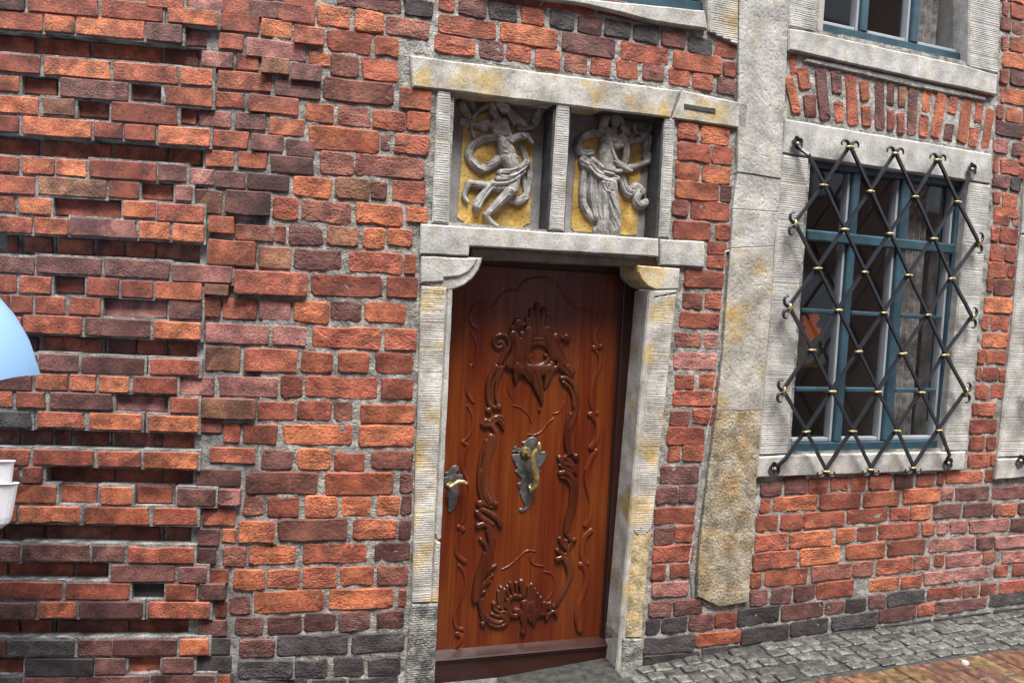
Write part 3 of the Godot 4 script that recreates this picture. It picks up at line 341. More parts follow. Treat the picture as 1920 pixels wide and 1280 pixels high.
const PANELS := [
	{"label": "relief of a striding bearded man with scythe and wings on gold", "u0": 0.098, "u1": 0.571, "gold": [[191, 2382], [188, 2201], [183, 1990], [209, 1978], [225, 1964], [486, 1969], [501, 1986], [522, 1994], [517, 2234], [514, 2384], [481, 2445], [405, 2476], [332, 2477], [252, 2443]], "strokes": [[18.3, 14.4, 3.0, 176, 2480, 198, 2449, 224, 2425],
		[14.4, 12.5, 2.0, 222, 2519, 229, 2486, 241, 2454],
		[16.4, 19.3, 4.0, 185, 2411, 231, 2397, 288, 2389],
		[16.5, 14.6, 7.0, 261, 2403, 294, 2416, 315, 2402],
		[3.4, 3.4, 999.0, 179, 2466, 201, 2437, 227, 2417],
		[3.4, 3.4, 999.0, 191, 2487, 210, 2455, 234, 2431],
		[3.4, 3.4, -999.0, 187, 2472, 208, 2443, 232, 2424],
		[3.4, 3.4, 999.0, 190, 2399, 237, 2388, 278, 2380],
		[3.4, 3.4, 999.0, 184, 2418, 236, 2407, 287, 2397],
		[3.4, 3.4, -999.0, 195, 2410, 241, 2398, 288, 2389],
		[3.4, 3.4, 999.0, 217, 2514, 224, 2481, 237, 2451],
		[19.5, 21.4, 5.0, 338, 2357, 275, 2342, 232, 2302, 222, 2262, 247, 2230, 286, 2214, 332, 2236, 356, 2260],
		[4.4, 4.4, 999.0, 330, 2364, 269, 2348, 226, 2301, 214, 2259],
		[4.9, 4.9, -999.0, 326, 2349, 275, 2331, 244, 2294, 239, 2259, 275, 2228, 331, 2244],
		[3.9, 3.9, 999.0, 336, 2343, 286, 2323, 260, 2285, 260, 2256],
		[3.9, 3.9, 999.0, 229, 2243, 261, 2215, 297, 2204],
		[4.4, 4.4, -999.0, 242, 2274, 264, 2247, 306, 2231],
		[3.9, 3.9, 999.0, 265, 2237, 306, 2227, 352, 2253],
		[3.9, 3.9, -999.0, 280, 2341, 261, 2315],
		[14.9, 15.9, 5.0, 460, 2326, 487, 2274, 505, 2211, 504, 2156, 492, 2110],
		[17.9, 16.9, 5.0, 492, 2107, 461, 2085, 426, 2092],
		[12.0, 11.0, 4.0, 475, 2198, 489, 2140],
		[4.0, 4.0, -999.0, 466, 2317, 492, 2260, 503, 2201, 498, 2131],
		[4.0, 4.0, 999.0, 480, 2299, 508, 2232, 514, 2162],
		[4.0, 4.0, -999.0, 491, 2107, 455, 2092, 433, 2100],
		[4.0, 4.0, 999.0, 497, 2098, 467, 2072, 434, 2077],
		[16.8, 13.8, 7.0, 448, 2404, 490, 2413, 531, 2441],
		[20.8, 20.8, 9.0, 544, 2505, 519, 2447],
		[4.0, 4.0, -999.0, 528, 2496, 558, 2489],
		[4.0, 4.0, -999.0, 514, 2464, 543, 2458],
		[3.5, 3.5, 999.0, 536, 2489, 530, 2464],
		[7.4, 8.4, 999.0, 300, 2496, 373, 2433, 450, 2375, 521, 2310],
		[11.6, 4.3, 17.0, 295, 2491, 249, 2456, 226, 2409, 227, 2370, 243, 2337],
		[3.4, 2.4, -999.0, 291, 2479, 254, 2448, 236, 2407, 235, 2371],
		[32.3, 30.3, 20.0, 343, 2410, 369, 2368],
		[32.5, 38.4, 17.0, 373, 2342, 394, 2290],
		[39.5, 34.6, 19.0, 398, 2270, 421, 2228],
		[22.4, 19.5, 25.0, 335, 2411, 337, 2380],
		[12.7, 10.8, 32.0, 357, 2389, 379, 2377],
		[3.9, 3.9, -999.0, 348, 2364, 377, 2357, 400, 2366],
		[3.4, 3.4, -999.0, 390, 2319, 397, 2275, 409, 2242],
		[3.9, 3.9, 999.0, 364, 2314, 380, 2308],
		[3.9, 3.9, 999.0, 370, 2290, 389, 2287],
		[3.9, 3.9, 999.0, 406, 2311, 425, 2303],
		[4.0, 4.0, -999.0, 437, 2256, 440, 2253],
		[9.9, 9.9, 37.0, 413, 2284, 429, 2274],
		[27.3, 25.3, 33.0, 350, 2496, 361, 2481],
		[17.6, 14.6, 43.0, 370, 2490, 379, 2471],
		[16.5, 14.6, 28.0, 312, 2497, 316, 2463, 335, 2441],
		[11.8, 5.9, 36.0, 382, 2467, 400, 2437, 416, 2421],
		[11.8, 4.9, 35.0, 395, 2460, 425, 2436, 459, 2415],
		[9.8, 4.9, 38.0, 393, 2472, 424, 2452, 452, 2432, 469, 2416],
		[3.4, 3.9, 999.0, 372, 2493, 385, 2474],
		[3.9, 3.9, -999.0, 360, 2487, 367, 2483],
		[3.9, 3.9, -999.0, 381, 2493, 386, 2490],
		[3.4, 3.4, 999.0, 355, 2492, 374, 2495],
		[2.9, 2.9, -999.0, 374, 2466, 386, 2465],
		[3.4, 3.4, 999.0, 333, 2509, 353, 2522, 380, 2516],
		[3.4, 3.4, 999.0, 324, 2498, 335, 2470, 335, 2443],
		[3.4, 3.4, -999.0, 333, 2504, 345, 2476, 344, 2449],
		[3.4, 3.4, 999.0, 307, 2501, 312, 2467, 326, 2445],
		[2.9, 2.4, -999.0, 387, 2464, 404, 2438, 418, 2422],
		[2.9, 2.5, 999.0, 395, 2465, 420, 2438, 447, 2422],
		[2.9, 2.5, -999.0, 403, 2459, 431, 2441, 462, 2417],
		[2.9, 2.5, 999.0, 411, 2457, 441, 2442, 464, 2424],
		[23.5, 20.6, 33.0, 363, 2414, 379, 2377, 399, 2347],
		[19.7, 12.8, 33.0, 399, 2346, 440, 2368, 476, 2375],
		[10.9, 5.9, 33.0, 471, 2376, 490, 2360, 505, 2345],
		[3.0, 2.5, -999.0, 479, 2373, 501, 2350],
		[3.0, 2.5, -999.0, 484, 2378, 507, 2354],
		[3.4, 3.4, -999.0, 388, 2358, 409, 2343],
		[3.9, 3.9, 999.0, 372, 2406, 384, 2373],
		[18.8, 16.8, 26.0, 368, 2199, 417, 2212, 458, 2227, 484, 2255],
		[16.8, 14.8, 24.0, 358, 2173, 418, 2183, 469, 2218],
		[15.8, 13.8, 21.0, 344, 2147, 399, 2157, 442, 2181],
		[4.0, 4.0, 999.0, 369, 2211, 427, 2221, 482, 2267],
		[4.5, 4.5, -999.0, 365, 2195, 422, 2202, 478, 2243],
		[4.0, 4.0, 999.0, 361, 2183, 418, 2192, 474, 2228],
		[4.5, 4.5, -999.0, 356, 2165, 413, 2175, 464, 2210],
		[4.0, 4.0, 999.0, 347, 2152, 403, 2163, 452, 2196],
		[4.0, 4.0, -999.0, 342, 2137, 394, 2146, 435, 2167],
		[22.5, 14.7, 12.0, 384, 2138, 316, 2139, 259, 2142, 230, 2145],
		[13.6, 7.3, 12.0, 229, 2145, 213, 2110, 208, 2085, 224, 2064],
		[3.4, 3.4, -999.0, 260, 2136, 239, 2137],
		[17.7, 20.6, 17.0, 331, 2150, 305, 2113, 281, 2081, 268, 2046],
		[3.9, 3.9, 999.0, 326, 2152, 287, 2107, 256, 2067],
		[4.4, 4.4, -999.0, 337, 2146, 298, 2098, 271, 2046],
		[3.9, 3.9, 999.0, 345, 2137, 311, 2089, 290, 2043],
		[4.4, 4.4, -999.0, 335, 2126, 304, 2078, 283, 2040],
		[30.7, 25.8, 24.0, 428, 2194, 427, 2134],
		[24.7, 17.8, 25.0, 421, 2131, 381, 2090, 342, 2042],
		[17.8, 13.8, 24.0, 342, 2042, 317, 2018],
		[13.8, 6.9, 21.0, 310, 2012, 332, 1987, 364, 1969],
		[5.0, 5.0, 999.0, 413, 2133, 427, 2122],
		[4.0, 4.0, -999.0, 406, 2117, 422, 2109],
		[4.0, 4.0, 999.0, 401, 2107, 362, 2064, 327, 2024],
		[3.0, 2.5, -999.0, 345, 1980, 361, 1973]]},
	{"label": "relief of a standing draped woman with snake on gold", "u0": 0.640, "u1": 1.102, "gold": [[743, 2413], [727, 2327], [721, 2169], [721, 1989], [739, 1973], [851, 1975], [995, 1976], [1057, 1981], [1059, 2099], [1057, 2281], [1052, 2387], [1021, 2433], [973, 2478], [917, 2497], [852, 2489], [788, 2462]], "strokes": [[20.4, 21.4, 5.0, 854, 2428, 792, 2425, 748, 2397, 730, 2360, 749, 2331, 795, 2338],
		[3.9, 3.9, 999.0, 850, 2440, 791, 2437, 737, 2398, 720, 2355],
		[4.4, 4.4, -999.0, 843, 2424, 787, 2413, 751, 2387, 740, 2357],
		[3.9, 3.9, 999.0, 836, 2414, 788, 2401, 760, 2373],
		[4.4, 4.4, -999.0, 743, 2345, 771, 2331, 808, 2343],
		[26.4, 27.4, 7.0, 762, 2293, 768, 2283],
		[3.9, 3.9, -999.0, 748, 2308, 779, 2285],
		[3.9, 3.9, 999.0, 758, 2314, 787, 2293],
		[3.9, 3.9, -999.0, 744, 2288, 775, 2266],
		[3.9, 3.9, 999.0, 753, 2275, 781, 2260],
		[16.9, 14.0, 8.0, 962, 2409, 1017, 2418, 1066, 2444, 1091, 2485],
		[11.0, 8.0, 13.0, 1091, 2485, 1097, 2512],
		[10.9, 7.9, 9.0, 1008, 2485, 1017, 2456, 1071, 2457],
		[8.2, 6.9, 7.0, 989, 2428, 1015, 2446],
		[3.0, 3.0, 999.0, 1008, 2478, 1021, 2454, 1065, 2452],
		[3.0, 3.0, -999.0, 1088, 2497, 1092, 2510],
		[3.0, 3.0, -999.0, 1096, 2498, 1101, 2511],
		[18.0, 14.0, 4.0, 1086, 2439, 1082, 2388, 1073, 2342],
		[4.0, 4.0, 999.0, 1093, 2450, 1094, 2384, 1082, 2338],
		[4.0, 4.0, -999.0, 1084, 2439, 1081, 2388, 1070, 2342],
		[15.0, 13.0, 13.0, 965, 2285, 1025, 2297, 1088, 2326],
		[15.0, 12.0, 10.0, 1091, 2328, 1095, 2359, 1077, 2367],
		[3.5, 3.5, -999.0, 1077, 2357, 1091, 2334],
		[24.0, 22.0, 7.0, 951, 2244, 976, 2192, 1000, 2169, 1032, 2202, 1064, 2184],
		[23.2, 20.1, 8.0, 1047, 2183, 1039, 2137, 1059, 2121, 1092, 2134],
		[4.5, 4.5, -999.0, 951, 2239, 977, 2182, 1006, 2167],
		[4.0, 4.0, 999.0, 967, 2246, 990, 2193, 1011, 2180],
		[4.0, 4.0, -999.0, 986, 2213, 1010, 2185, 1037, 2202],
		[4.0, 4.0, 999.0, 1026, 2196, 1024, 2146, 1048, 2117],
		[4.5, 4.5, -999.0, 1053, 2181, 1055, 2143, 1087, 2133],
		[4.0, 4.0, 999.0, 1073, 2175, 1075, 2145],
		[20.7, 18.7, 7.0, 773, 2247, 767, 2172, 776, 2094, 821, 2041],
		[26.6, 26.6, 10.0, 808, 2246, 814, 2152, 842, 2055],
		[34.8, 29.8, 14.0, 864, 2221, 870, 2132, 876, 2043, 867, 1992],
		[37.0, 32.0, 17.0, 895, 2204, 910, 2111, 930, 2047, 931, 1997],
		[23.0, 23.0, 4.0, 849, 1986, 907, 1983, 948, 1988],
		[3.9, 3.9, 999.0, 769, 2237, 762, 2172, 766, 2098, 793, 2056],
		[4.4, 4.4, -999.0, 782, 2243, 781, 2159, 795, 2076],
		[3.9, 3.9, 999.0, 795, 2239, 798, 2146, 823, 2048],
		[4.4, 4.4, -999.0, 809, 2231, 818, 2137, 846, 2043],
		[4.0, 4.0, 999.0, 825, 2232, 831, 2139, 855, 2041],
		[4.5, 4.5, -999.0, 842, 2219, 849, 2120, 865, 2027],
		[4.0, 4.0, 999.0, 860, 2161, 863, 2082, 869, 1997],
		[5.0, 4.5, -999.0, 878, 2163, 881, 2083, 884, 1993],
		[5.0, 4.5, 999.0, 884, 2168, 911, 2108, 945, 2063],
		[4.5, 4.5, -999.0, 892, 2134, 917, 2076, 944, 2043],
		[4.5, 4.0, 999.0, 888, 2114, 913, 2056, 938, 2018],
		[4.5, 4.0, -999.0, 886, 2089, 903, 2040, 923, 1996],
		[4.5, 4.5, 999.0, 852, 2203, 865, 2171, 890, 2163],
		[4.5, 4.5, -999.0, 860, 2198, 878, 2170, 906, 2168],
		[4.0, 4.0, 999.0, 915, 2206, 930, 2147, 941, 2103],
		[4.0, 4.0, -999.0, 904, 2200, 918, 2146, 929, 2107],
		[38.4, 40.4, 18.0, 872, 2371, 868, 2311, 882, 2263],
		[32.6, 29.6, 23.0, 866, 2405, 919, 2398],
		[16.8, 15.8, 42.0, 908, 2372, 909, 2371],
		[13.8, 12.8, 33.0, 934, 2381, 934, 2380],
		[18.7, 17.7, 28.0, 894, 2446, 894, 2430],
		[4.0, 4.0, -999.0, 878, 2342, 897, 2304, 894, 2274],
		[3.4, 3.4, -999.0, 879, 2414, 893, 2410],
		[3.4, 3.4, -999.0, 901, 2411, 917, 2418],
		[18.9, 17.9, 20.0, 939, 2423, 964, 2391, 968, 2341, 960, 2295],
		[4.0, 4.0, 999.0, 931, 2426, 950, 2379, 948, 2299],
		[4.5, 4.5, -999.0, 942, 2425, 961, 2380, 961, 2300],
		[4.0, 4.0, 999.0, 956, 2422, 976, 2377, 972, 2306],
		[20.8, 18.8, 27.0, 779, 2280, 825, 2242, 881, 2224, 924, 2227],
		[14.8, 12.9, 32.0, 797, 2301, 850, 2268, 900, 2257, 941, 2266],
		[3.9, 3.9, 999.0, 785, 2293, 835, 2256, 918, 2240],
		[4.4, 4.4, -999.0, 782, 2277, 830, 2240, 919, 2230],
		[3.9, 3.9, 999.0, 779, 2265, 826, 2227, 892, 2213],
		[3.9, 3.9, -999.0, 806, 2285, 862, 2257, 928, 2251],
		[23.6, 20.7, 33.0, 859, 2411, 878, 2356, 901, 2307],
		[19.8, 13.9, 34.0, 901, 2307, 937, 2288, 971, 2276],
		[11.0, 4.5, 35.0, 971, 2276, 998, 2271],
		[13.9, 10.9, 29.0, 884, 2253, 933, 2268],
		[4.0, 4.0, -999.0, 888, 2313, 908, 2305],
		[3.0, 2.5, -999.0, 973, 2279, 993, 2274],
		[3.9, 3.9, 999.0, 867, 2390, 882, 2347],
		[23.5, 22.5, 26.0, 847, 2494, 842, 2451, 867, 2434],
		[16.8, 13.8, 25.0, 925, 2515, 938, 2477, 957, 2447],
		[17.7, 15.7, 31.0, 867, 2522, 913, 2530],
		[25.5, 19.6, 42.0, 893, 2502, 896, 2476],
		[3.4, 3.9, 999.0, 895, 2499, 899, 2485],
		[4.4, 4.4, -999.0, 880, 2494, 887, 2495],
		[4.4, 4.4, -999.0, 903, 2497, 911, 2498],
		[3.4, 3.4, 999.0, 876, 2501, 888, 2504],
		[3.4, 3.4, 999.0, 901, 2507, 912, 2507],
		[2.9, 2.9, -999.0, 892, 2474, 904, 2476],
		[3.4, 3.4, 999.0, 894, 2469, 903, 2470],
		[3.9, 3.9, 999.0, 866, 2521, 892, 2537, 920, 2527],
		[3.4, 3.4, -999.0, 870, 2516, 894, 2529, 919, 2521],
		[3.9, 3.9, 999.0, 838, 2500, 838, 2466, 858, 2441],
		[3.9, 3.9, -999.0, 849, 2501, 849, 2467, 867, 2442],
		[3.9, 3.9, 999.0, 860, 2503, 856, 2473, 866, 2452],
		[3.4, 3.4, 999.0, 928, 2516, 941, 2482, 959, 2455]]}]
const PLATE1 := [[566, 980], [586, 985], [604, 1001], [626, 1005], [643, 993], [643, 976], [631, 961], [649, 945], [668, 932], [683, 935], [694, 920], [689, 894], [675, 873], [661, 852], [672, 835], [659, 830], [651, 801], [646, 766], [640, 737], [639, 719], [632, 712], [636, 697], [623, 672], [605, 655], [587, 643], [573, 652], [572, 663], [584, 665], [592, 657], [602, 669], [593, 691], [579, 713], [570, 742], [573, 753], [559, 767], [555, 785], [571, 787], [576, 806], [558, 825], [540, 843], [553, 853], [531, 886], [519, 914], [525, 923], [556, 923], [552, 932], [521, 935], [531, 942], [530, 957], [539, 964], [547, 953], [566, 949], [582, 962]]
const PLATE2 := [[201, 835], [203, 844], [219, 843], [225, 858], [237, 869], [253, 875], [267, 864], [266, 850], [256, 841], [262, 825], [274, 832], [286, 830], [290, 815], [271, 799], [268, 764], [273, 750], [268, 727], [266, 699], [258, 676], [240, 655], [226, 663], [230, 677], [225, 705], [217, 733], [212, 752], [218, 765], [203, 789], [200, 817], [215, 823]]
const HANDLE1 := [[587, 931], [625, 954], [611, 937], [605, 919], [611, 876], [623, 851], [635, 812], [635, 777], [618, 756]]
const HANDLE2 := [[208, 794], [220, 785], [238, 795], [258, 808], [279, 808], [297, 798]]
const CRAMP := [[1194, 2582], [1275, 2580], [1358, 2579], [1359, 2557], [1277, 2559], [1195, 2561]]
const WIN_LOW := [[0.488, 0.537], [0.818, 0.880]]
const WIN_UP := [[0.469, 0.514], [0.806, 0.854]]

var rng := RandomNumberGenerator.new()
var mats := {}
var brick_meshes := {}
var taken := {}

class Shape:
	var v := PackedVector3Array()
	var n := PackedVector3Array()
	var t := PackedVector2Array()
	var c := PackedColorArray()
	func tri(a: Vector3, b: Vector3, d: Vector3, out: Vector3, ua := Vector2.ZERO, ub := Vector2.ZERO, ud := Vector2.ZERO, col := Color.WHITE) -> void:
		var nn := (d - a).cross(b - a)
		if nn.length_squared() < 1e-16: return
		nn = nn.normalized()
		if nn.dot(out) < 0.0:
			v.append(a); v.append(d); v.append(b); nn = -nn
			t.append(ua); t.append(ud); t.append(ub)
		else:
			v.append(a); v.append(b); v.append(d)
			t.append(ua); t.append(ub); t.append(ud)
		for k in 3: n.append(nn); c.append(col)
	func quad(a: Vector3, b: Vector3, d: Vector3, e: Vector3, out: Vector3, ua := Vector2.ZERO, ub := Vector2.ZERO, ud := Vector2.ZERO, ue := Vector2.ZERO, col := Color.WHITE) -> void:
		tri(a, b, d, out, ua, ub, ud, col)
		tri(a, d, e, out, ua, ud, ue, col)
	func smooth_tri(p: Array, q: Array, col := Color.WHITE) -> void:
		var nn: Vector3 = (p[2] - p[0]).cross(p[1] - p[0])
		var order := [0, 1, 2] if nn.dot(q[0] + q[1] + q[2]) >= 0.0 else [0, 2, 1]
		for k in order:
			v.append(p[k]); n.append(q[k]); t.append(Vector2(p[k].x, p[k].y)); c.append(col)
	func box(lo: Vector3, hi: Vector3, col := Color.WHITE) -> void:
		var m := (lo + hi) * 0.5
		var h := (hi - lo) * 0.5
		for ax in 3:
			for s in [-1.0, 1.0]:
				var d := Vector3.ZERO; d[ax] = s * h[ax]
				var e := Vector3.ZERO; e[(ax + 1) % 3] = h[(ax + 1) % 3]
				var f := Vector3.ZERO; f[(ax + 2) % 3] = h[(ax + 2) % 3]
				var ps := [m + d - e - f, m + d + e - f, m + d + e + f, m + d - e + f]
				var uv := []
				for p in ps:
					uv.append(Vector2(p.x, p.y) if ax == 2 else (Vector2(p.z, p.y) if ax == 0 else Vector2(p.x, p.z)))
				quad(ps[0], ps[1], ps[2], ps[3], d, uv[0], uv[1], uv[2], uv[3], col)
	# box with chamfered long and short edges
	func slab(lo: Vector3, hi: Vector3, bv: float, col := Color.WHITE) -> void:
		var m := (lo + hi) * 0.5
		var h := (hi - lo) * 0.5
		for ax in 3:
			for s in [-1.0, 1.0]:
				var a1 := (ax + 1) % 3
				var a2 := (ax + 2) % 3
				var ps := []
				for w in [[-1, -1], [1, -1], [1, 1], [-1, 1]]:
					var p := m
					p[ax] += s * h[ax]; p[a1] += w[0] * (h[a1] - bv); p[a2] += w[1] * (h[a2] - bv)
					ps.append(p)
				var d := Vector3.ZERO; d[ax] = s
				var uv := []
				for p in ps: uv.append(Vector2(p.x, p.y) if ax == 2 else (Vector2(p.z, p.y) if ax == 0 else Vector2(p.x, p.z)))
				quad(ps[0], ps[1], ps[2], ps[3], d, uv[0], uv[1], uv[2], uv[3], col)
				# the chamfer towards +a1 and -a1
				for s2 in [-1.0, 1.0]:
					var q := []
					for k in [-1.0, 1.0]:
						var p := m
						p[ax] += s * h[ax]; p[a1] += s2 * (h[a1] - bv); p[a2] += k * (h[a2] - bv)
						q.append(p)
						var r := m
						r[ax] += s * (h[ax] - bv); r[a1] += s2 * h[a1]; r[a2] += k * (h[a2] - bv)
						q.append(r)
					var dd := Vector3.ZERO; dd[ax] = s; dd[a1] = s2
					quad(q[0], q[2], q[3], q[1], dd, Vector2(q[0].x, q[0].y), Vector2(q[2].x, q[2].y), Vector2(q[3].x, q[3].y), Vector2(q[1].x, q[1].y), col)
		for sx in [-1.0, 1.0]:
			for sy in [-1.0, 1.0]:
				for sz in [-1.0, 1.0]:
					var sg := Vector3(sx, sy, sz)
					var p0 := m + sg * (h - Vector3(0, bv, bv))
					var p1 := m + sg * (h - Vector3(bv, 0, bv))
					var p2 := m + sg * (h - Vector3(bv, bv, 0))
					tri(p0, p1, p2, sg, Vector2(p0.x, p0.y), Vector2(p1.x, p1.y), Vector2(p2.x, p2.y), col)
	func tube(path: Array, radii: Array, sides := 8, flat := false, squash := 1.0) -> void:
		var rings := []
		var dirs := []
		var upv := Vector3(0, 0, 1)
		for i in path.size():
			var tg: Vector3 = (path[mini(i + 1, path.size() - 1)] - path[maxi(i - 1, 0)]).normalized()
			var sv := upv.cross(tg)
			if sv.length() < 0.05: sv = Vector3(0, 1, 0).cross(tg)
			sv = sv.normalized()
			var wv := tg.cross(sv).normalized()
			var ring := []
			var dr := []
			for k in sides:
				var a := TAU * (k + (0.5 if flat else 0.0)) / sides
				var d := sv * cos(a) + wv * sin(a) * squash
				ring.append(path[i] + d * radii[i]); dr.append(d.normalized())
			rings.append(ring); dirs.append(dr)
		for i in path.size() - 1:
			for k in sides:
				var k2 := (k + 1) % sides
				if flat:
					quad(rings[i][k], rings[i][k2], rings[i + 1][k2], rings[i + 1][k], dirs[i][k] + dirs[i][k2])
				else:
					smooth_tri([rings[i][k], rings[i][k2], rings[i + 1][k2]], [dirs[i][k], dirs[i][k2], dirs[i + 1][k2]])
					smooth_tri([rings[i][k], rings[i + 1][k2], rings[i + 1][k]], [dirs[i][k], dirs[i + 1][k2], dirs[i + 1][k]])
		for e in [0, path.size() - 1]:
			var out: Vector3 = path[0] - path[1] if e == 0 else path[e] - path[e - 1]
			for k in sides:
				tri(path[e], rings[e][k], rings[e][(k + 1) % sides], out)
	func ball(m: Vector3, r: Vector3, nu := 10, nv := 6) -> void:
		for i in nv:
			for k in nu:
				var ps := []
				var ns := []
				for w in [[0, 0], [1, 0], [1, 1], [0, 1]]:
					var a: float = PI * (i + w[0]) / nv
					var b: float = TAU * (k + w[1]) / nu
					var d := Vector3(sin(a) * cos(b), cos(a), sin(a) * sin(b))
					ps.append(m + d * r); ns.append((d / r).normalized())
				smooth_tri([ps[0], ps[1], ps[2]], [ns[0], ns[1], ns[2]])
				smooth_tri([ps[0], ps[2], ps[3]], [ns[0], ns[2], ns[3]])
	# polygon in u,y pushed from z0 (back) to z1 (front), front edge chamfered
	func prism(poly: PackedVector2Array, z0: float, z1: float, bv := 0.0, back := false) -> void:
		if Geometry2D.is_polygon_clockwise(poly): poly.reverse()
		var cnt := poly.size()
		var inset := PackedVector2Array()
		for i in cnt:
			var d0 := (poly[i] - poly[(i + cnt - 1) % cnt]).normalized()
			var d1 := (poly[(i + 1) % cnt] - poly[i]).normalized()
			var m := Vector2(-d0.y - d1.y, d0.x + d1.x)
			m = m.normalized() * bv / maxf(0.45, sqrt(maxf(0.05, (1.0 + d0.dot(d1)) * 0.5)))
			inset.append(poly[i] + m)
		var ids := Geometry2D.triangulate_polygon(inset)
		for i in range(0, ids.size(), 3):
			var a := inset[ids[i]]
			var b := inset[ids[i + 1]]
			var d := inset[ids[i + 2]]
			tri(Vector3(a.x, a.y, z1), Vector3(b.x, b.y, z1), Vector3(d.x, d.y, z1), Vector3(0, 0, 1), a, b, d)
			if back: tri(Vector3(poly[ids[i]].x, poly[ids[i]].y, z0), Vector3(poly[ids[i + 1]].x, poly[ids[i + 1]].y, z0), Vector3(poly[ids[i + 2]].x, poly[ids[i + 2]].y, z0), Vector3(0, 0, -1), a, b, d)
		for i in cnt:
			var k := (i + 1) % cnt
			var e := poly[k] - poly[i]
			var out := Vector3(e.y, -e.x, 0)
			var p := poly[i]
			var q := poly[k]
			if bv > 0.0:
				quad(Vector3(p.x, p.y, z1 - bv), Vector3(q.x, q.y, z1 - bv), Vector3(inset[k].x, inset[k].y, z1), Vector3(inset[i].x, inset[i].y, z1), out.normalized() + Vector3(0, 0, 1), p, q, inset[k], inset[i])
			var w := Vector2(0, 0)
			if absf(e.x) > absf(e.y): w = Vector2(0, z1 - z0)
			else: w = Vector2(z1 - z0, 0)
			quad(Vector3(p.x, p.y, z0), Vector3(q.x, q.y, z0), Vector3(q.x, q.y, z1 - bv), Vector3(p.x, p.y, z1 - bv), out, p + w, q + w, q, p)
	func mesh() -> ArrayMesh:
		var a := []
		a.resize(Mesh.ARRAY_MAX)
		a[Mesh.ARRAY_VERTEX] = v; a[Mesh.ARRAY_NORMAL] = n; a[Mesh.ARRAY_TEX_UV] = t; a[Mesh.ARRAY_COLOR] = c
		var m := ArrayMesh.new()
		m.add_surface_from_arrays(Mesh.PRIMITIVE_TRIANGLES, a)
		return m

func zone(z: String) -> Transform3D:
	var d: Array = ZONE[z]
	return Transform3D(Basis(Vector3.UP, d[2]), Vector3(d[0], 0, d[1]))

func numbered(called: String) -> String:
	var k: int = taken.get(called, -1) + 1
	taken[called] = k
	return called if k == 0 else "%s_%03d" % [called, k]

func thing(called: String, label: String, category: String, xf := Transform3D(), group := "") -> Node3D:
	var o := Node3D.new()
	o.name = numbered(called)
	add_child(o)
	o.transform = xf
	o.set_meta("label", label); o.set_meta("category", category)
	if group: o.set_meta("group", group)
	return o

func structure(called: String, mesh: Mesh, m: Material) -> MeshInstance3D:
	var o := MeshInstance3D.new()
	o.name = numbered(called); o.mesh = mesh; o.material_override = m
	o.set_meta("kind", "structure")
	add_child(o)
	return o

# one part; xf is given in world space of the wall zone and is turned into the parent's own space
func part(called: String, mesh: Mesh, m: Material, parent: Node3D, xf := Transform3D(), label := "") -> MeshInstance3D:
	var o := MeshInstance3D.new()
	o.name = called; o.mesh = mesh; o.material_override = m
	parent.add_child(o, true)
	o.transform = parent.global_transform.affine_inverse() * xf
	if label: o.set_meta("label", label)
	return o

func holder(called: String, parent: Node3D, xf: Transform3D, label := "") -> Node3D:
	var o := Node3D.new()
	o.name = called
	parent.add_child(o, true)
	o.transform = parent.global_transform.affine_inverse() * xf
	if label: o.set_meta("label", label)
	return o

# ------------------------------------------------------------------ textures and materials
func noise(seed_: int, freq: float, oct := 4, type := FastNoiseLite.TYPE_SIMPLEX_SMOOTH) -> FastNoiseLite:
	var f := FastNoiseLite.new()
	f.seed = seed_; f.frequency = freq; f.fractal_octaves = oct; f.noise_type = type
	f.fractal_type = FastNoiseLite.FRACTAL_FBM
	return f

func field(f: FastNoiseLite, size: int) -> PackedByteArray:
	var im := f.get_seamless_image(size, size)
	im.convert(Image.FORMAT_L8)
	return im.get_data()

func tex_from(bytes: PackedByteArray, size: int, rgb: bool) -> ImageTexture:
	return ImageTexture.create_from_image(Image.create_from_data(size, size, false, Image.FORMAT_RGB8 if rgb else Image.FORMAT_L8, bytes))

# colour variation of a rough mineral surface: value = mix of coarse and fine noise, tinted patches, pits and flecks
func mineral(size: int, seed_: int, coarse: float, fine: float, tints: Array, dark_pits: float, flecks: float, contrast: float) -> ImageTexture:
	var a := field(noise(seed_, coarse, 4), size)
	var b := field(noise(seed_ + 1, fine, 3), size)
	var d := field(noise(seed_ + 2, coarse * 0.7, 3), size)
	var e := field(noise(seed_ + 3, fine * 1.7, 2), size)
	var g := field(noise(seed_ + 4, coarse * 1.8, 5), size)
	var out := PackedByteArray()
	out.resize(size * size * 3)
	for i in size * size:
		var v := 0.80 + contrast * ((a[i] - 128) / 255.0 + 0.55 * (b[i] - 128) / 255.0)
		var r := v
		var gg := v
		var bb := v
		for k in tints.size():
			var src := d[i] if k == 0 else g[i]
			var w := clampf((src - tints[k][3]) / float(tints[k][4]), 0.0, 1.0)
			r *= lerpf(1.0, tints[k][0], w); gg *= lerpf(1.0, tints[k][1], w); bb *= lerpf(1.0, tints[k][2], w)
		var ev := e[i] / 255.0
		if ev < dark_pits: r *= 0.45; gg *= 0.45; bb *= 0.45
		elif ev > 1.0 - flecks:
			r = lerpf(r, 1.0, 0.35); gg = lerpf(gg, 1.0, 0.5); bb = lerpf(bb, 1.0, 0.5)
		out[i * 3] = int(clampf(r, 0, 1) * 255); out[i * 3 + 1] = int(clampf(gg, 0, 1) * 255); out[i * 3 + 2] = int(clampf(bb, 0, 1) * 255)
	return tex_from(out, size, true)

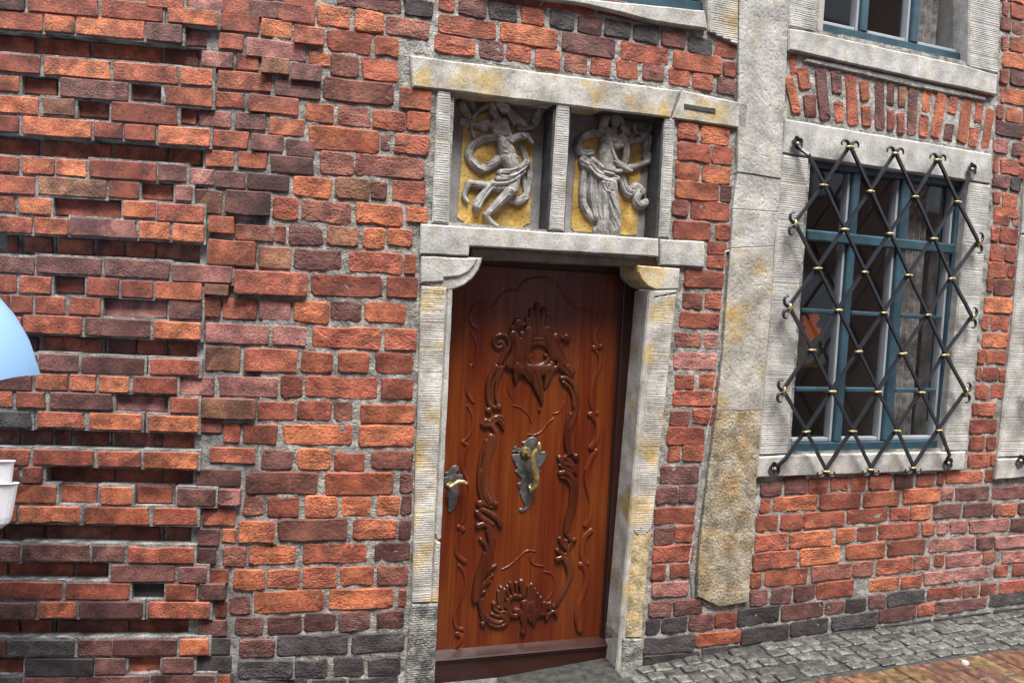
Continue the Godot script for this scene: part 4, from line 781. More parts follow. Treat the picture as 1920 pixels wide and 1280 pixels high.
func relief_tex(size: int, seed_: int, coarse: float, fine: float, pits: float, stretch := 1) -> ImageTexture:
	var a := field(noise(seed_, coarse, 4), size)
	var b := field(noise(seed_ + 1, fine, 4), size)
	var e := field(noise(seed_ + 2, fine * 0.8, 2), size)
	var out := PackedByteArray()
	out.resize(size * size)
	for y in size:
		for x in size:
			var i := y * size + x
			var j := ((y * stretch) % size) * size + x
			var v := 0.55 + 0.5 * (a[j] - 128) / 255.0 + 0.45 * (b[j] - 128) / 255.0
			if e[i] / 255.0 < pits: v -= 0.35
			out[i] = int(clampf(v, 0, 1) * 255)
	return tex_from(out, size, false)

func lin(r: float, g: float, b: float) -> Color:
	return Color(r, g, b).linear_to_srgb()

func mat(col: Color, rough: float, albedo: Texture2D = null, bump: Texture2D = null, bump_cm := 0.0, scale := 1.0, world := true, metal := 0.0) -> StandardMaterial3D:
	var m := StandardMaterial3D.new()
	m.albedo_color = col
	m.roughness = rough; m.metallic = metal
	m.metallic_specular = 0.5
	if albedo: m.albedo_texture = albedo
	if bump:
		m.heightmap_enabled = true; m.heightmap_texture = bump; m.heightmap_scale = bump_cm
	if world:
		m.uv1_triplanar = true; m.uv1_world_triplanar = true
	m.uv1_scale = Vector3.ONE * scale
	return m

const TONE := {"O": [0.60, 0.190, 0.085], "R": [0.44, 0.125, 0.068], "B": [0.32, 0.120, 0.080], "D": [0.205, 0.085, 0.070], "P": [0.46, 0.200, 0.165], "G": [0.085, 0.074, 0.072], "K": [0.35, 0.165, 0.090]}

func make_materials() -> void:
	var br := mineral(512, 11, 0.016, 0.13, [[0.76, 0.66, 0.70, 140, 90], [0.90, 0.85, 0.84, 140, 70]], 0.22, 0.20, 0.62)
	var brh := relief_tex(512, 31, 0.03, 0.14, 0.27)
	var brh2 := relief_tex(512, 41, 0.022, 0.10, 0.28, 2)
	for k in TONE:
		var c: Array = TONE[k]
		for j in 3:
			var f: float = [0.70, 0.95, 1.12][j]
			var warm: float = [0.94, 1.0, 1.05][j]
			mats["new_%s%d" % [k, j]] = mat(lin(c[0] * f, c[1] * f * warm, c[2] * f * warm), 0.68, br, brh, [0.16, 0.26, 0.34][j], [0.95, 1.15, 1.4][j])
			mats["old_%s%d" % [k, j]] = mat(lin(c[0] * f, c[1] * f * warm, c[2] * f * warm), 0.8, br, brh2, [0.35, 0.5, 0.65][j], [0.72, 0.9, 1.1][j])
			mats["new_%s%d" % [k, j]].uv1_offset = Vector3(0.31, 0.17, 0.53) * j
			mats["old_%s%d" % [k, j]].uv1_offset = Vector3(0.23, 0.41, 0.11) * j
	for k in mats:
		mats[k].vertex_color_use_as_albedo = true
	var mo := mineral(512, 51, 0.016, 0.07, [[0.78, 0.78, 0.80, 140, 60], [1.10, 1.06, 0.98, 150, 40]], 0.22, 0.22, 0.6)
	var moh := relief_tex(512, 61, 0.03, 0.10, 0.25)
	mats.mortar_n = mat(lin(0.29, 0.29, 0.285), 0.85, mo, moh, 0.4, 1.6)
	mats.mortar_o = mat(lin(0.38, 0.37, 0.345), 0.88, mo, moh, 0.7, 1.6)
	mats.mortar_l = mat(lin(0.46, 0.455, 0.44), 0.88, mo, moh, 0.6, 1.9)
	var st := mineral(512, 71, 0.012, 0.13, [[0.87, 0.87, 0.89, 130, 110], [0.94, 0.91, 0.85, 140, 90]], 0.16, 0.15, 0.28)
	var sty := mineral(512, 81, 0.012, 0.13, [[0.98, 0.85, 0.58, 135, 100], [0.88, 0.86, 0.86, 140, 90]], 0.16, 0.15, 0.30)
	var sto := mineral(512, 91, 0.014, 0.08, [[1.0, 0.90, 0.74, 110, 120], [0.80, 0.79, 0.78, 140, 90]], 0.18, 0.18, 0.42)
	var sth := relief_tex(512, 101, 0.016, 0.09, 0.22)
	mats.stone = mat(lin(0.61, 0.60, 0.57), 0.85, st, sth, 0.16, 1.0, false)
	mats.stone_y = mat(lin(0.64, 0.615, 0.56), 0.85, sty, sth, 0.18, 0.9, false)
	mats.stone_p = mat(lin(0.58, 0.565, 0.535), 0.88, st, sth, 0.40, 0.8, false)
	mats.stone_py = mat(lin(0.54, 0.51, 0.45), 0.88, sty, sth, 0.40, 0.8, false)
	mats.stone_o = mat(lin(0.43, 0.37, 0.275), 0.9, sto, sth, 0.6, 1.2, false)
	mats.stone_ochre = mat(lin(0.62, 0.50, 0.29), 0.88, sto, sth, 0.4, 1.3, false)
	mats.stone_d = mat(lin(0.27, 0.265, 0.25), 0.85, mineral(512, 121, 0.014, 0.07, [[0.62, 0.62, 0.64, 130, 80], [1.3, 1.25, 1.12, 150, 50]], 0.2, 0.2, 0.6), sth, 0.9, 1.4, false)
	mats.stone_m = mat(lin(0.34, 0.30, 0.26), 0.8, st, sth, 0.25, 1.0, false)
	mats.carving = mat(lin(0.46, 0.45, 0.44), 0.75, mo, moh, 0.12, 1.6)
	mats.niche = mat(lin(0.34, 0.33, 0.33), 0.8, st, sth, 0.2, 1.2)
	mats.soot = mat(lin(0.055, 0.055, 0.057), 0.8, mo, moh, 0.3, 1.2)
	mats.gold = mat(lin(0.78, 0.54, 0.17), 0.5, mineral(256, 131, 0.02, 0.1, [[0.88, 0.80, 0.62, 130, 80]], 0.2, 0.12, 0.35), moh, 0.15, 1.6, true, 0.25)
	# wood: long vertical grain; the sheet covers 1.1 m by 2.6 m so that it never repeats on the door
	var w := 512
	var ga := noise(141, 0.045, 4)
	var gb := noise(142, 0.010, 3)
	var gc := noise(143, 0.16, 2)
	var wb := PackedByteArray()
	wb.resize(w * w * 3)
	for y in w:
		for x in w:
			var v := 0.80 + 0.11 * ga.get_noise_2d(x, y * 0.10) + 0.16 * gb.get_noise_2d(x, y * 0.5) + 0.07 * gc.get_noise_2d(x, y * 0.05)
			var i := (y * w + x) * 3
			wb[i] = int(clampf(v, 0, 1) * 255); wb[i + 1] = int(clampf(v * v * 1.2, 0, 1) * 255); wb[i + 2] = int(clampf(v * v * 1.15, 0, 1) * 255)
	var wt := tex_from(wb, w, true)
	mats.wood = mat(lin(0.170, 0.033, 0.0072), 0.22, wt, null, 0.0, 1.7, false)
	for k in [mats.wood]: k.metallic_specular = 0.5
	mats.wood_carved = mat(lin(0.100, 0.023, 0.008), 0.22, wt, null, 0.0, 1.7, false)
	mats.wood_dark = mat(lin(0.042, 0.012, 0.008), 0.36, wt, null, 0.0, 1.7, false)
	for k in [mats.wood, mats.wood_carved, mats.wood_dark]:
		k.uv1_scale = Vector3(0.9, 0.385, 1); k.uv1_offset = Vector3(0.0, 0.15, 0)
	mats.iron_plate = mat(lin(0.17, 0.175, 0.18), 0.45, mo, moh, 0.05, 3.0, true, 0.45)
	mats.iron = mat(lin(0.022, 0.024, 0.030), 0.40, null, moh, 0.10, 4.0, true, 0.3)
	mats.brass = mat(lin(0.72, 0.56, 0.26), 0.34, mo, null, 0.0, 4.0, true, 0.75)
	mats.teal = mat(lin(0.040, 0.105, 0.145), 0.42, mineral(256, 151, 0.02, 0.1, [[0.85, 0.9, 0.92, 140, 60]], 0.12, 0.1, 0.3), null, 0.0, 1.2, true)
	mats.white_paint = mat(lin(0.30, 0.33, 0.36), 0.5)
	mats.pane = StandardMaterial3D.new()
	mats.pane.albedo_color = Color(0.10, 0.12, 0.12, 0.06)
	mats.pane.transparency = BaseMaterial3D.TRANSPARENCY_ALPHA
	mats.pane.roughness = 0.03; mats.pane.metallic_specular = 0.6
	mats.room = mat(lin(0.34, 0.32, 0.29), 0.9)
	mats.curtain = mat(lin(0.45, 0.44, 0.43), 0.9, mo, null, 0.0, 2.0)
	var sett := mineral(256, 161, 0.028, 0.12, [[0.75, 0.75, 0.72, 130, 60], [1.08, 1.05, 0.95, 150, 50]], 0.22, 0.2, 0.6)
	for j in 4:
		var f: float = [0.75, 0.95, 1.15, 1.35][j]
		mats["sett%d" % j] = mat(lin(0.150 * f, 0.147 * f, 0.137 * f), 0.42, sett, moh, 0.3, 2.2)
	var cl := [[0.22, 0.115, 0.066], [0.235, 0.16, 0.075], [0.18, 0.095, 0.066], [0.20, 0.14, 0.068], [0.11, 0.075, 0.060], [0.235, 0.125, 0.066]]
	for j in cl.size():
		mats["clinker%d" % j] = mat(lin(cl[j][0], cl[j][1], cl[j][2]), 0.42, br, brh, 0.12, 1.6)
	mats.grit = mat(lin(0.055, 0.053, 0.049), 0.8, mo, moh, 0.5, 2.0)
	mats.step = mat(lin(0.17, 0.17, 0.17), 0.62, mo, moh, 0.3, 1.4)
	mats.umbrella = mat(lin(0.33, 0.55, 0.82), 0.5)
	mats.umbrella.backlight_enabled = true; mats.umbrella.backlight = lin(0.25, 0.42, 0.62)
	mats.steel = mat(lin(0.45, 0.45, 0.47), 0.3, null, null, 0.0, 1.0, true, 0.9)
	mats.bag = mat(lin(0.66, 0.65, 0.67), 0.7, null, moh, 0.04, 5.0)
	mats.bag_inside = mat(lin(0.12, 0.07, 0.06), 0.8)
	mats.skin = mat(lin(0.50, 0.29, 0.21), 0.6)
	mats.hair = mat(lin(0.05, 0.03, 0.02), 0.6)
	mats.trousers = mat(lin(0.03, 0.035, 0.055), 0.85)
	mats.coat = mat(lin(0.06, 0.065, 0.09), 0.85, mo, moh, 0.1, 3.0)

# ------------------------------------------------------------------ bricks
func brick_mesh(w: float, h: float, dep: float, rough: bool) -> ArrayMesh:
	var s := Shape.new()
	var jt := 0.0030 if rough else 0.0012
	var bv := 0.0048 if rough else 0.0028
	var pts := []
	var c := 0.010 if rough else 0.004
	var nx := 4 if w > 0.2 else (3 if w > 0.1 else 2)
	for i in nx: pts.append(Vector2(lerpf(-w / 2 + c, w / 2 - c, i / float(nx - 1)), h / 2))
	pts.append(Vector2(w / 2, h / 2 - c)); pts.append(Vector2(w / 2, -h / 2 + c))
	for i in nx: pts.append(Vector2(lerpf(w / 2 - c, -w / 2 + c, i / float(nx - 1)), -h / 2))
	pts.append(Vector2(-w / 2, -h / 2 + c)); pts.append(Vector2(-w / 2, h / 2 - c))
	var ring := []
	var inner := []
	var cols := []
	var dark := rng.randf_range(0.50, 0.95) if rng.randf() < 0.40 else 1.0
	var side := rng.randf_range(-1.0, 1.0)
	var m := pts.size()
	for p in pts:
		var chip := 0.0
		if rng.randf() < (0.14 if rough else 0.05): chip = rng.randf_range(0.003, 0.009)
		var q: Vector2 = p + Vector2(rng.randf_range(-jt, jt), rng.randf_range(-jt, jt)) - p.normalized() * chip
		ring.append(q)
		var b := bv * rng.randf_range(0.6, 1.5)
		inner.append(Vector3(q.x - signf(q.x) * minf(b, absf(q.x)), q.y - signf(q.y) * minf(b, absf(q.y)), rng.randf_range(-jt, jt) * 0.8))
		var k := smoothstep(-0.25, 0.25, q.x / w * signf(side) - absf(side) * 0.3 + rng.randf_range(-0.12, 0.12))
		cols.append(Color(1, 1, 1).lerp(Color(dark, dark * 0.93, dark * 1.0), k))
	var mid := []
	var nm := 3 if w > 0.1 else 2
	for i in nm:
		mid.append(Vector3(lerpf(-0.3, 0.3, i / float(nm - 1)) * w, rng.randf_range(-0.1, 0.1) * h, rng.randf_range(-1, 1) * jt))
	var near := func(p: Vector3) -> int:
		var best := 0
		for i in nm:
			if absf(mid[i].x - p.x) < absf(mid[best].x - p.x): best = i
		return best
	var prev: int = near.call((inner[m - 1] + inner[0]) * 0.5)
	for i in m:
		var k := (i + 1) % m
		var nk: int = near.call((inner[i] + inner[k]) * 0.5)
		if nk != prev:
			s.tri(inner[i], mid[prev], mid[nk], Vector3(0, 0, 1), Vector2.ZERO, Vector2.ZERO, Vector2.ZERO, cols[i])
		prev = nk
		s.tri(inner[i], inner[k], mid[nk], Vector3(0, 0, 1), Vector2.ZERO, Vector2.ZERO, Vector2.ZERO, cols[i])
		var a := Vector3(ring[i].x, ring[i].y, -bv)
		var b := Vector3(ring[k].x, ring[k].y, -bv)
		var out := Vector3(ring[i].x + ring[k].x, (ring[i].y + ring[k].y) * w / h, 0)
		s.quad(a, b, inner[k], inner[i], out.normalized() + Vector3(0, 0, 0.6), Vector2.ZERO, Vector2.ZERO, Vector2.ZERO, Vector2.ZERO, cols[i])
		s.quad(Vector3(a.x, a.y, -dep), Vector3(b.x, b.y, -dep), b, a, out, Vector2.ZERO, Vector2.ZERO, Vector2.ZERO, Vector2.ZERO, cols[i])
	return s.mesh()

const NOMINAL := {"s": [0.250, 0.066, 0.285, 0.090], "h": [0.122, 0.066, 0.137, 0.090], "b": [0.065, 0.066, 0.075, 0.090]}
func brick_of(w: float, old: bool, neat: bool) -> Array:
	var cls := "s" if w > 0.19 else ("h" if w > 0.092 else "b")
	var key := cls + ("o" if old else "n") + ("n" if neat else "r")
	if not brick_meshes.has(key):
		brick_meshes[key] = []
		for i in 12:
			brick_meshes[key].append(brick_mesh(NOMINAL[cls][2 if old else 0], NOMINAL[cls][3 if old else 1], 0.09, old and not neat))
	var d: Array = brick_meshes[key]
	return [d[rng.randi() % 12], NOMINAL[cls][2 if old else 0], NOMINAL[cls][3 if old else 1]]

# rows of [u, y, w, h, offset, turn(mrad), tone, old, neat] in millimetres
func lay_bricks(tab: Array, z: String, parent: Node3D) -> void:
	var zx := zone(z)
	for b in tab:
		var w: float = b[2] * 0.001
		var h: float = b[3] * 0.001
		var got := brick_of(w, b[7] == 1, b[8] == 1)
		var flip := Basis(Vector3(0, 0, 1), PI if rng.randf() < 0.5 else 0.0)
		var turn := Basis(Vector3(0, 0, 1), b[5] * 0.001 + rng.randf_range(-0.006, 0.006)) * Basis(Vector3.UP, rng.randf_range(-0.010, 0.010)) * Basis(Vector3.RIGHT, rng.randf_range(-0.03, 0.03))
		var bs := turn * flip * Basis.from_scale(Vector3(w / got[1], h / got[2], 1.0))
		var off: float = b[4] * 0.001 + rng.randf_range(-0.003, 0.003)
		var xf := zx * Transform3D(bs, Vector3(b[0] * 0.001, b[1] * 0.001, off))
		part("brick", got[0], mats["%s_%s%d" % ["old" if b[7] == 1 else "new", b[6], rng.randi() % 3]], parent, xf)

# plain courses where the photograph does not look, joined into one part
func fill_bricks(z: String, parent: Node3D, u0: float, u1: float, y0: float, y1: float, pitch: float, length: float, old: bool) -> void:
	var st := SurfaceTool.new()
	st.begin(Mesh.PRIMITIVE_TRIANGLES)
	var y := y0
	var row := 0
	while y < y1:
		var u := u0 - (length * 0.5 if row % 2 else 0.0)
		while u < u1:
			var ln := length if rng.randf() < 0.7 else length * 0.5
			var a := maxf(u, u0)
			var b := minf(u + ln - 0.012, u1)
			if b - a > 0.04:
				var got := brick_of(b - a, old, false)
				st.append_from(got[0], 0, Transform3D(Basis.from_scale(Vector3((b - a) / got[1], (pitch - 0.013) / got[2], 1.0)), Vector3((a + b) / 2, y + pitch / 2, rng.randf_range(-0.003, 0.003))))
			u += ln
		y += pitch; row += 1
	var o := part("bricks", st.commit(), mats["old_R1" if old else "new_R1"], parent, zone(z))
	o.set_meta("kind", "stuff")

# mortar face of an old wall: uneven sheet a little behind the brick faces, with holes where openings are
func mortar_sheet(z: String, parent: Node3D, u0: float, u1: float, y0: float, y1: float, holes: Array, m: Material, depth := -0.0064) -> void:
	var f := noise(300 + int(u1 * 10), 14.0, 3)
	var cell := 0.014
	var nx := int((u1 - u0) / cell)
	var ny := int((y1 - y0) / cell)
	var vs := PackedVector3Array()
	var ns := PackedVector3Array()
	var ix := PackedInt32Array()
	for j in ny + 1:
		for i in nx + 1:
			var u := u0 + i * cell
			var y := y0 + j * cell
			vs.append(Vector3(u, y, depth + 0.005 * f.get_noise_2d(u, y) + 0.002 * f.get_noise_2d(u * 6.0, y * 6.0)))
	for j in ny + 1:
		for i in nx + 1:
			var l := vs[j * (nx + 1) + maxi(i - 1, 0)]
			var r := vs[j * (nx + 1) + mini(i + 1, nx)]
			var d := vs[maxi(j - 1, 0) * (nx + 1) + i]
			var t := vs[mini(j + 1, ny) * (nx + 1) + i]
			ns.append((r - l).cross(t - d).normalized())
	for j in ny:
		for i in nx:
			var cu := u0 + (i + 0.5) * cell
			var cy := y0 + (j + 0.5) * cell
			var open := false
			for h in holes:
				if cu > h[0] and cu < h[1] and cy > h[2] and cy < h[3]: open = true
			if open: continue
			var a := j * (nx + 1) + i
			for k in [a, a + nx + 1, a + 1, a + 1, a + nx + 1, a + nx + 2]: ix.append(k)
	var arr := []
	arr.resize(Mesh.ARRAY_MAX)
	arr[Mesh.ARRAY_VERTEX] = vs; arr[Mesh.ARRAY_NORMAL] = ns; arr[Mesh.ARRAY_INDEX] = ix
	var am := ArrayMesh.new()
	am.add_surface_from_arrays(Mesh.PRIMITIVE_TRIANGLES, arr)
	part("mortar", am, m, parent, zone(z))

# ------------------------------------------------------------------ stone
func ragged(poly: Array, jitter: float) -> PackedVector2Array:
	var out := PackedVector2Array()
	for i in poly.size():
		var a := Vector2(poly[i][0], poly[i][1]) * 0.001
		var b := Vector2(poly[(i + 1) % poly.size()][0], poly[(i + 1) % poly.size()][1]) * 0.001
		var nseg := maxi(1, int(a.distance_to(b) / 0.06))
		for k in nseg:
			var p := a.lerp(b, k / float(nseg))
			if k > 0: p += Vector2(rng.randf_range(-jitter, jitter), rng.randf_range(-jitter, jitter))
			out.append(p)
	return out

# comb-tooled face: real ridges across the stone, laid over its front
func tooling(s: Shape, poly: PackedVector2Array, z: float, margin: float, pitch: float) -> void:
	var lo := INF
	var hi := -INF
	for p in poly:
		lo = minf(lo, p.y); hi = maxf(hi, p.y)
	var y := lo + margin
	var cut := func(yy: float) -> Array:
		var xs := []
		for i in poly.size():
			var a := poly[i]
			var b := poly[(i + 1) % poly.size()]
			if (a.y - yy) * (b.y - yy) < 0.0:
				xs.append(lerpf(a.x, b.x, (yy - a.y) / (b.y - a.y)))
		if xs.size() < 2: return []
		xs.sort()
		return [xs[0] + margin, xs[xs.size() - 1] - margin]
	while y < hi - margin - pitch:
		var step := pitch * rng.randf_range(0.8, 1.25)
		var e: Array = cut.call(y + step * 0.5)
		if e.size() == 2 and e[1] - e[0] > 0.012 and rng.randf() > 0.05:
			var segs := 2
			var prof := [[0.08, 0.0002], [0.30, 0.0013], [0.74, 0.0012], [0.92, 0.0002]]
			for k in segs:
				var x0 := lerpf(e[0], e[1], k / float(segs))
				var x1 := lerpf(e[0], e[1], (k + 1) / float(segs))
				var j0 := rng.randf_range(-0.0010, 0.0010)
				var hgt := rng.randf_range(0.6, 1.2)
				for q in 3:
					var a0: float = y + step * prof[q][0] + j0
					var a1: float = y + step * prof[q + 1][0] + j0
					var z0: float = z + prof[q][1] * hgt
					var z1: float = z + prof[q + 1][1] * hgt
					s.quad(Vector3(x0, a0, z0), Vector3(x1, a0, z0), Vector3(x1, a1, z1), Vector3(x0, a1, z1), Vector3(0, 0, 1), Vector2(x0, a0), Vector2(x1, a0), Vector2(x1, a1), Vector2(x0, a1))
		y += step

func stones(tab: Array, parents: Dictionary) -> void:
	for r in tab:
		var s := Shape.new()
		var poly := ragged(r[6], 0.0016)
		s.prism(poly, r[4], r[3], 0.0025 if r[0] == "pilaster_stone" else 0.006, true)
		if Geometry2D.is_polygon_clockwise(poly): poly.reverse()
		if r[5] > 0: tooling(s, poly, r[3], 0.006, 0.0095)
		part(r[0], s.mesh(), mats[r[2]], parents[r[1]], zone(r[1]))

# ------------------------------------------------------------------ carving as relief built up from tapered strokes
func smooth_path(p: Array) -> Array:
	var out := []
	var cnt := p.size()
	for i in cnt - 1:
		var p0: Vector2 = p[maxi(i - 1, 0)]
		var p1: Vector2 = p[i]
		var p2: Vector2 = p[i + 1]
		var p3: Vector2 = p[mini(i + 2, cnt - 1)]
		var sub := 1 if cnt == 2 else 4
		for k in sub:
			out.append(p1.cubic_interpolate(p2, p0, p3, k / float(sub)))
	out.append(p[cnt - 1])
	return out

# strokes: [r0, r1, lift, x0, y0, x1, y1 ...] in millimetres; round gives the height of a stroke over its half width
func relief(strokes: Array, cell: float, round: float, soften := 1, cap := 0.0) -> ArrayMesh:
	var lo := Vector2(INF, INF)
	var hi := -lo
	var paths := []
	for s in strokes:
		var p := []
		for i in range(3, s.size(), 2): p.append(Vector2(s[i], s[i + 1]))
		p = smooth_path(p)
		paths.append(p)
		var rm: float = maxf(s[0], s[1])
		for q in p:
			lo = lo.min(q - Vector2.ONE * rm); hi = hi.max(q + Vector2.ONE * rm)
	lo -= Vector2.ONE * cell * 2.0
	var nx := int((hi.x - lo.x) / cell) + 4
	var ny := int((hi.y - lo.y) / cell) + 4
	var ht := PackedFloat32Array()
	ht.resize(nx * ny)
	ht.fill(-2.0)
	var order := range(strokes.size())
	order.sort_custom(func(a, b): return absf(strokes[a][2]) < 500.0 and absf(strokes[b][2]) > 500.0)
	for si in order:
		var s: Array = strokes[si]
		var p: Array = paths[si]
		var cnt: int = p.size() - 1
		var detail: bool = absf(s[2]) > 500.0
		var best := {}
		for i in cnt:
			var a: Vector2 = p[i]
			var b: Vector2 = p[i + 1]
			var ra: float = lerpf(s[0], s[1], i / float(cnt))
			var rb: float = lerpf(s[0], s[1], (i + 1) / float(cnt))
			var rm := maxf(ra, rb)
			var ab := b - a
			var l2 := maxf(ab.length_squared(), 1e-6)
			var x0 := maxi(0, int((minf(a.x, b.x) - rm - lo.x) / cell))
			var x1 := mini(nx - 1, int((maxf(a.x, b.x) + rm - lo.x) / cell) + 1)
			var y0 := maxi(0, int((minf(a.y, b.y) - rm - lo.y) / cell))
			var y1 := mini(ny - 1, int((maxf(a.y, b.y) + rm - lo.y) / cell) + 1)
			for yy in range(y0, y1 + 1):
				for xx in range(x0, x1 + 1):
					var q := lo + Vector2(xx, yy) * cell
					var t := clampf((q - a).dot(ab) / l2, 0.0, 1.0)
					var d2 := (a + ab * t).distance_squared_to(q)
					var r := lerpf(ra, rb, t)
					if d2 < r * r:
						var k := yy * nx + xx
						if detail:
							if ht[k] > 0.0: best[k] = maxf(best.get(k, 0.0), r * (1.0 - d2 / (r * r)))
							continue
						var hgt: float = s[2] + round * sqrt(r * r - d2)
						if cap > 0.0: hgt = cap * (1.0 - exp(-hgt / cap))
						if hgt > ht[k]: ht[k] = hgt
		for k in best: ht[k] = maxf(ht[k] + best[k] * 0.85 * signf(s[2]), 0.5)
	for pass_ in soften:
		var src := ht.duplicate()
		for yy in range(1, ny - 1):
			for xx in range(1, nx - 1):
				var k := yy * nx + xx
				if src[k] > 0.0:
					var sum := src[k] * 2.0
					var w := 2.0
					for j in [k - 1, k + 1, k - nx, k + nx]:
						if src[j] > 0.0: sum += src[j]; w += 1.0
					ht[k] = sum / w
	var ids := PackedInt32Array()
	ids.resize(nx * ny)
	ids.fill(-1)
	var vs := PackedVector3Array()
	var ns := PackedVector3Array()
	var uv := PackedVector2Array()
	var ix := PackedInt32Array()
	for yy in ny - 1:
		for xx in nx - 1:
			var k := yy * nx + xx
			if maxf(maxf(ht[k], ht[k + 1]), maxf(ht[k + nx], ht[k + nx + 1])) <= 0.0: continue
			for j in [k, k + 1, k + nx, k + nx + 1]:
				if ids[j] < 0:
					ids[j] = vs.size()
					var px: float = lo.x + (j % nx) * cell
					var py: float = lo.y + (j / nx) * cell
					vs.append(Vector3(px, py, ht[j]) * 0.001)
					uv.append(Vector2(px, py) * 0.001)
					var jx0: int = maxi(j - 1, 0)
					var jx1: int = mini(j + 1, nx * ny - 1)
					var jy0: int = maxi(j - nx, 0)
					var jy1: int = mini(j + nx, nx * ny - 1)
					ns.append(Vector3(ht[jx0] - ht[jx1], ht[jy0] - ht[jy1], cell * 2.0).normalized())
			for j in [k, k + nx, k + 1, k + 1, k + nx, k + nx + 1]: ix.append(ids[j])
	var arr := []
	arr.resize(Mesh.ARRAY_MAX)
	arr[Mesh.ARRAY_VERTEX] = vs; arr[Mesh.ARRAY_NORMAL] = ns; arr[Mesh.ARRAY_TEX_UV] = uv; arr[Mesh.ARRAY_INDEX] = ix
	var am := ArrayMesh.new()
	am.add_surface_from_arrays(Mesh.PRIMITIVE_TRIANGLES, arr)
	return am

func mm(poly: Array) -> PackedVector2Array:
	var out := PackedVector2Array()
	for p in poly: out.append(Vector2(p[0], p[1]) * 0.001)
	return out

func ground_y(x: float) -> float:
	return clampf((x - 1.3) * 0.09, -0.30, 0.0)

func _ready() -> void:
	rng.seed = 7
	var cam := Camera3D.new()
	cam.name = "camera"
	add_child(cam)
	var p := deg_to_rad(2.99)
	var r := deg_to_rad(3.0)
	var fw := Vector3(0, -sin(p), -cos(p))
	var up0 := Vector3(0, cos(p), -sin(p))
	var rt := Vector3.RIGHT * cos(r) + up0 * sin(r)
	var up1 := -Vector3.RIGHT * sin(r) + up0 * cos(r)
	cam.transform = Transform3D(Basis(rt, up1, -fw), Vector3(0, EYE, 0))
	cam.fov = rad_to_deg(2.0 * atan(640.0 / 1500.0))
	cam.near = 0.05; cam.far = 200.0
	cam.current = true
	var env := Environment.new()
	env.background_mode = Environment.BG_SKY
	var sky := Sky.new()
	var sm := ProceduralSkyMaterial.new()
	sm.sky_top_color = Color(0.80, 0.83, 0.87); sm.sky_horizon_color = Color(0.74, 0.77, 0.81)
	sm.ground_bottom_color = Color(0.25, 0.25, 0.25); sm.ground_horizon_color = Color(0.5, 0.5, 0.5)
	sm.sky_curve = 0.3; sm.sun_angle_max = 0.0
	sky.sky_material = sm
	env.sky = sky
	env.background_energy_multiplier = 1.0
	env.tonemap_mode = Environment.TONE_MAPPER_LINEAR
	env.tonemap_exposure = 5.9
	env.sdfgi_enabled = true; env.ssao_enabled = true; env.ssil_enabled = true
	var we := WorldEnvironment.new()
	we.name = "daylight"; we.environment = env
	add_child(we)
	var sun := DirectionalLight3D.new()
	sun.name = "overcast_sun"
	add_child(sun)
	sun.look_at_from_position(Vector3(1.2, 8, 3.4), Vector3(0, 0, 0))
	sun.light_energy = 0.45; sun.light_angular_distance = 24.0; sun.light_color = Color(1.0, 0.985, 0.96)
	sun.shadow_enabled = true
	make_materials()
	print("materials ", Time.get_ticks_msec())
	build_ground()
	build_stepped_house()
	build_door_house()
	print("houses ", Time.get_ticks_msec())
	build_window_house()
	build_litter()
	build_opposite()
	build_passer()
	print("done ", Time.get_ticks_msec())

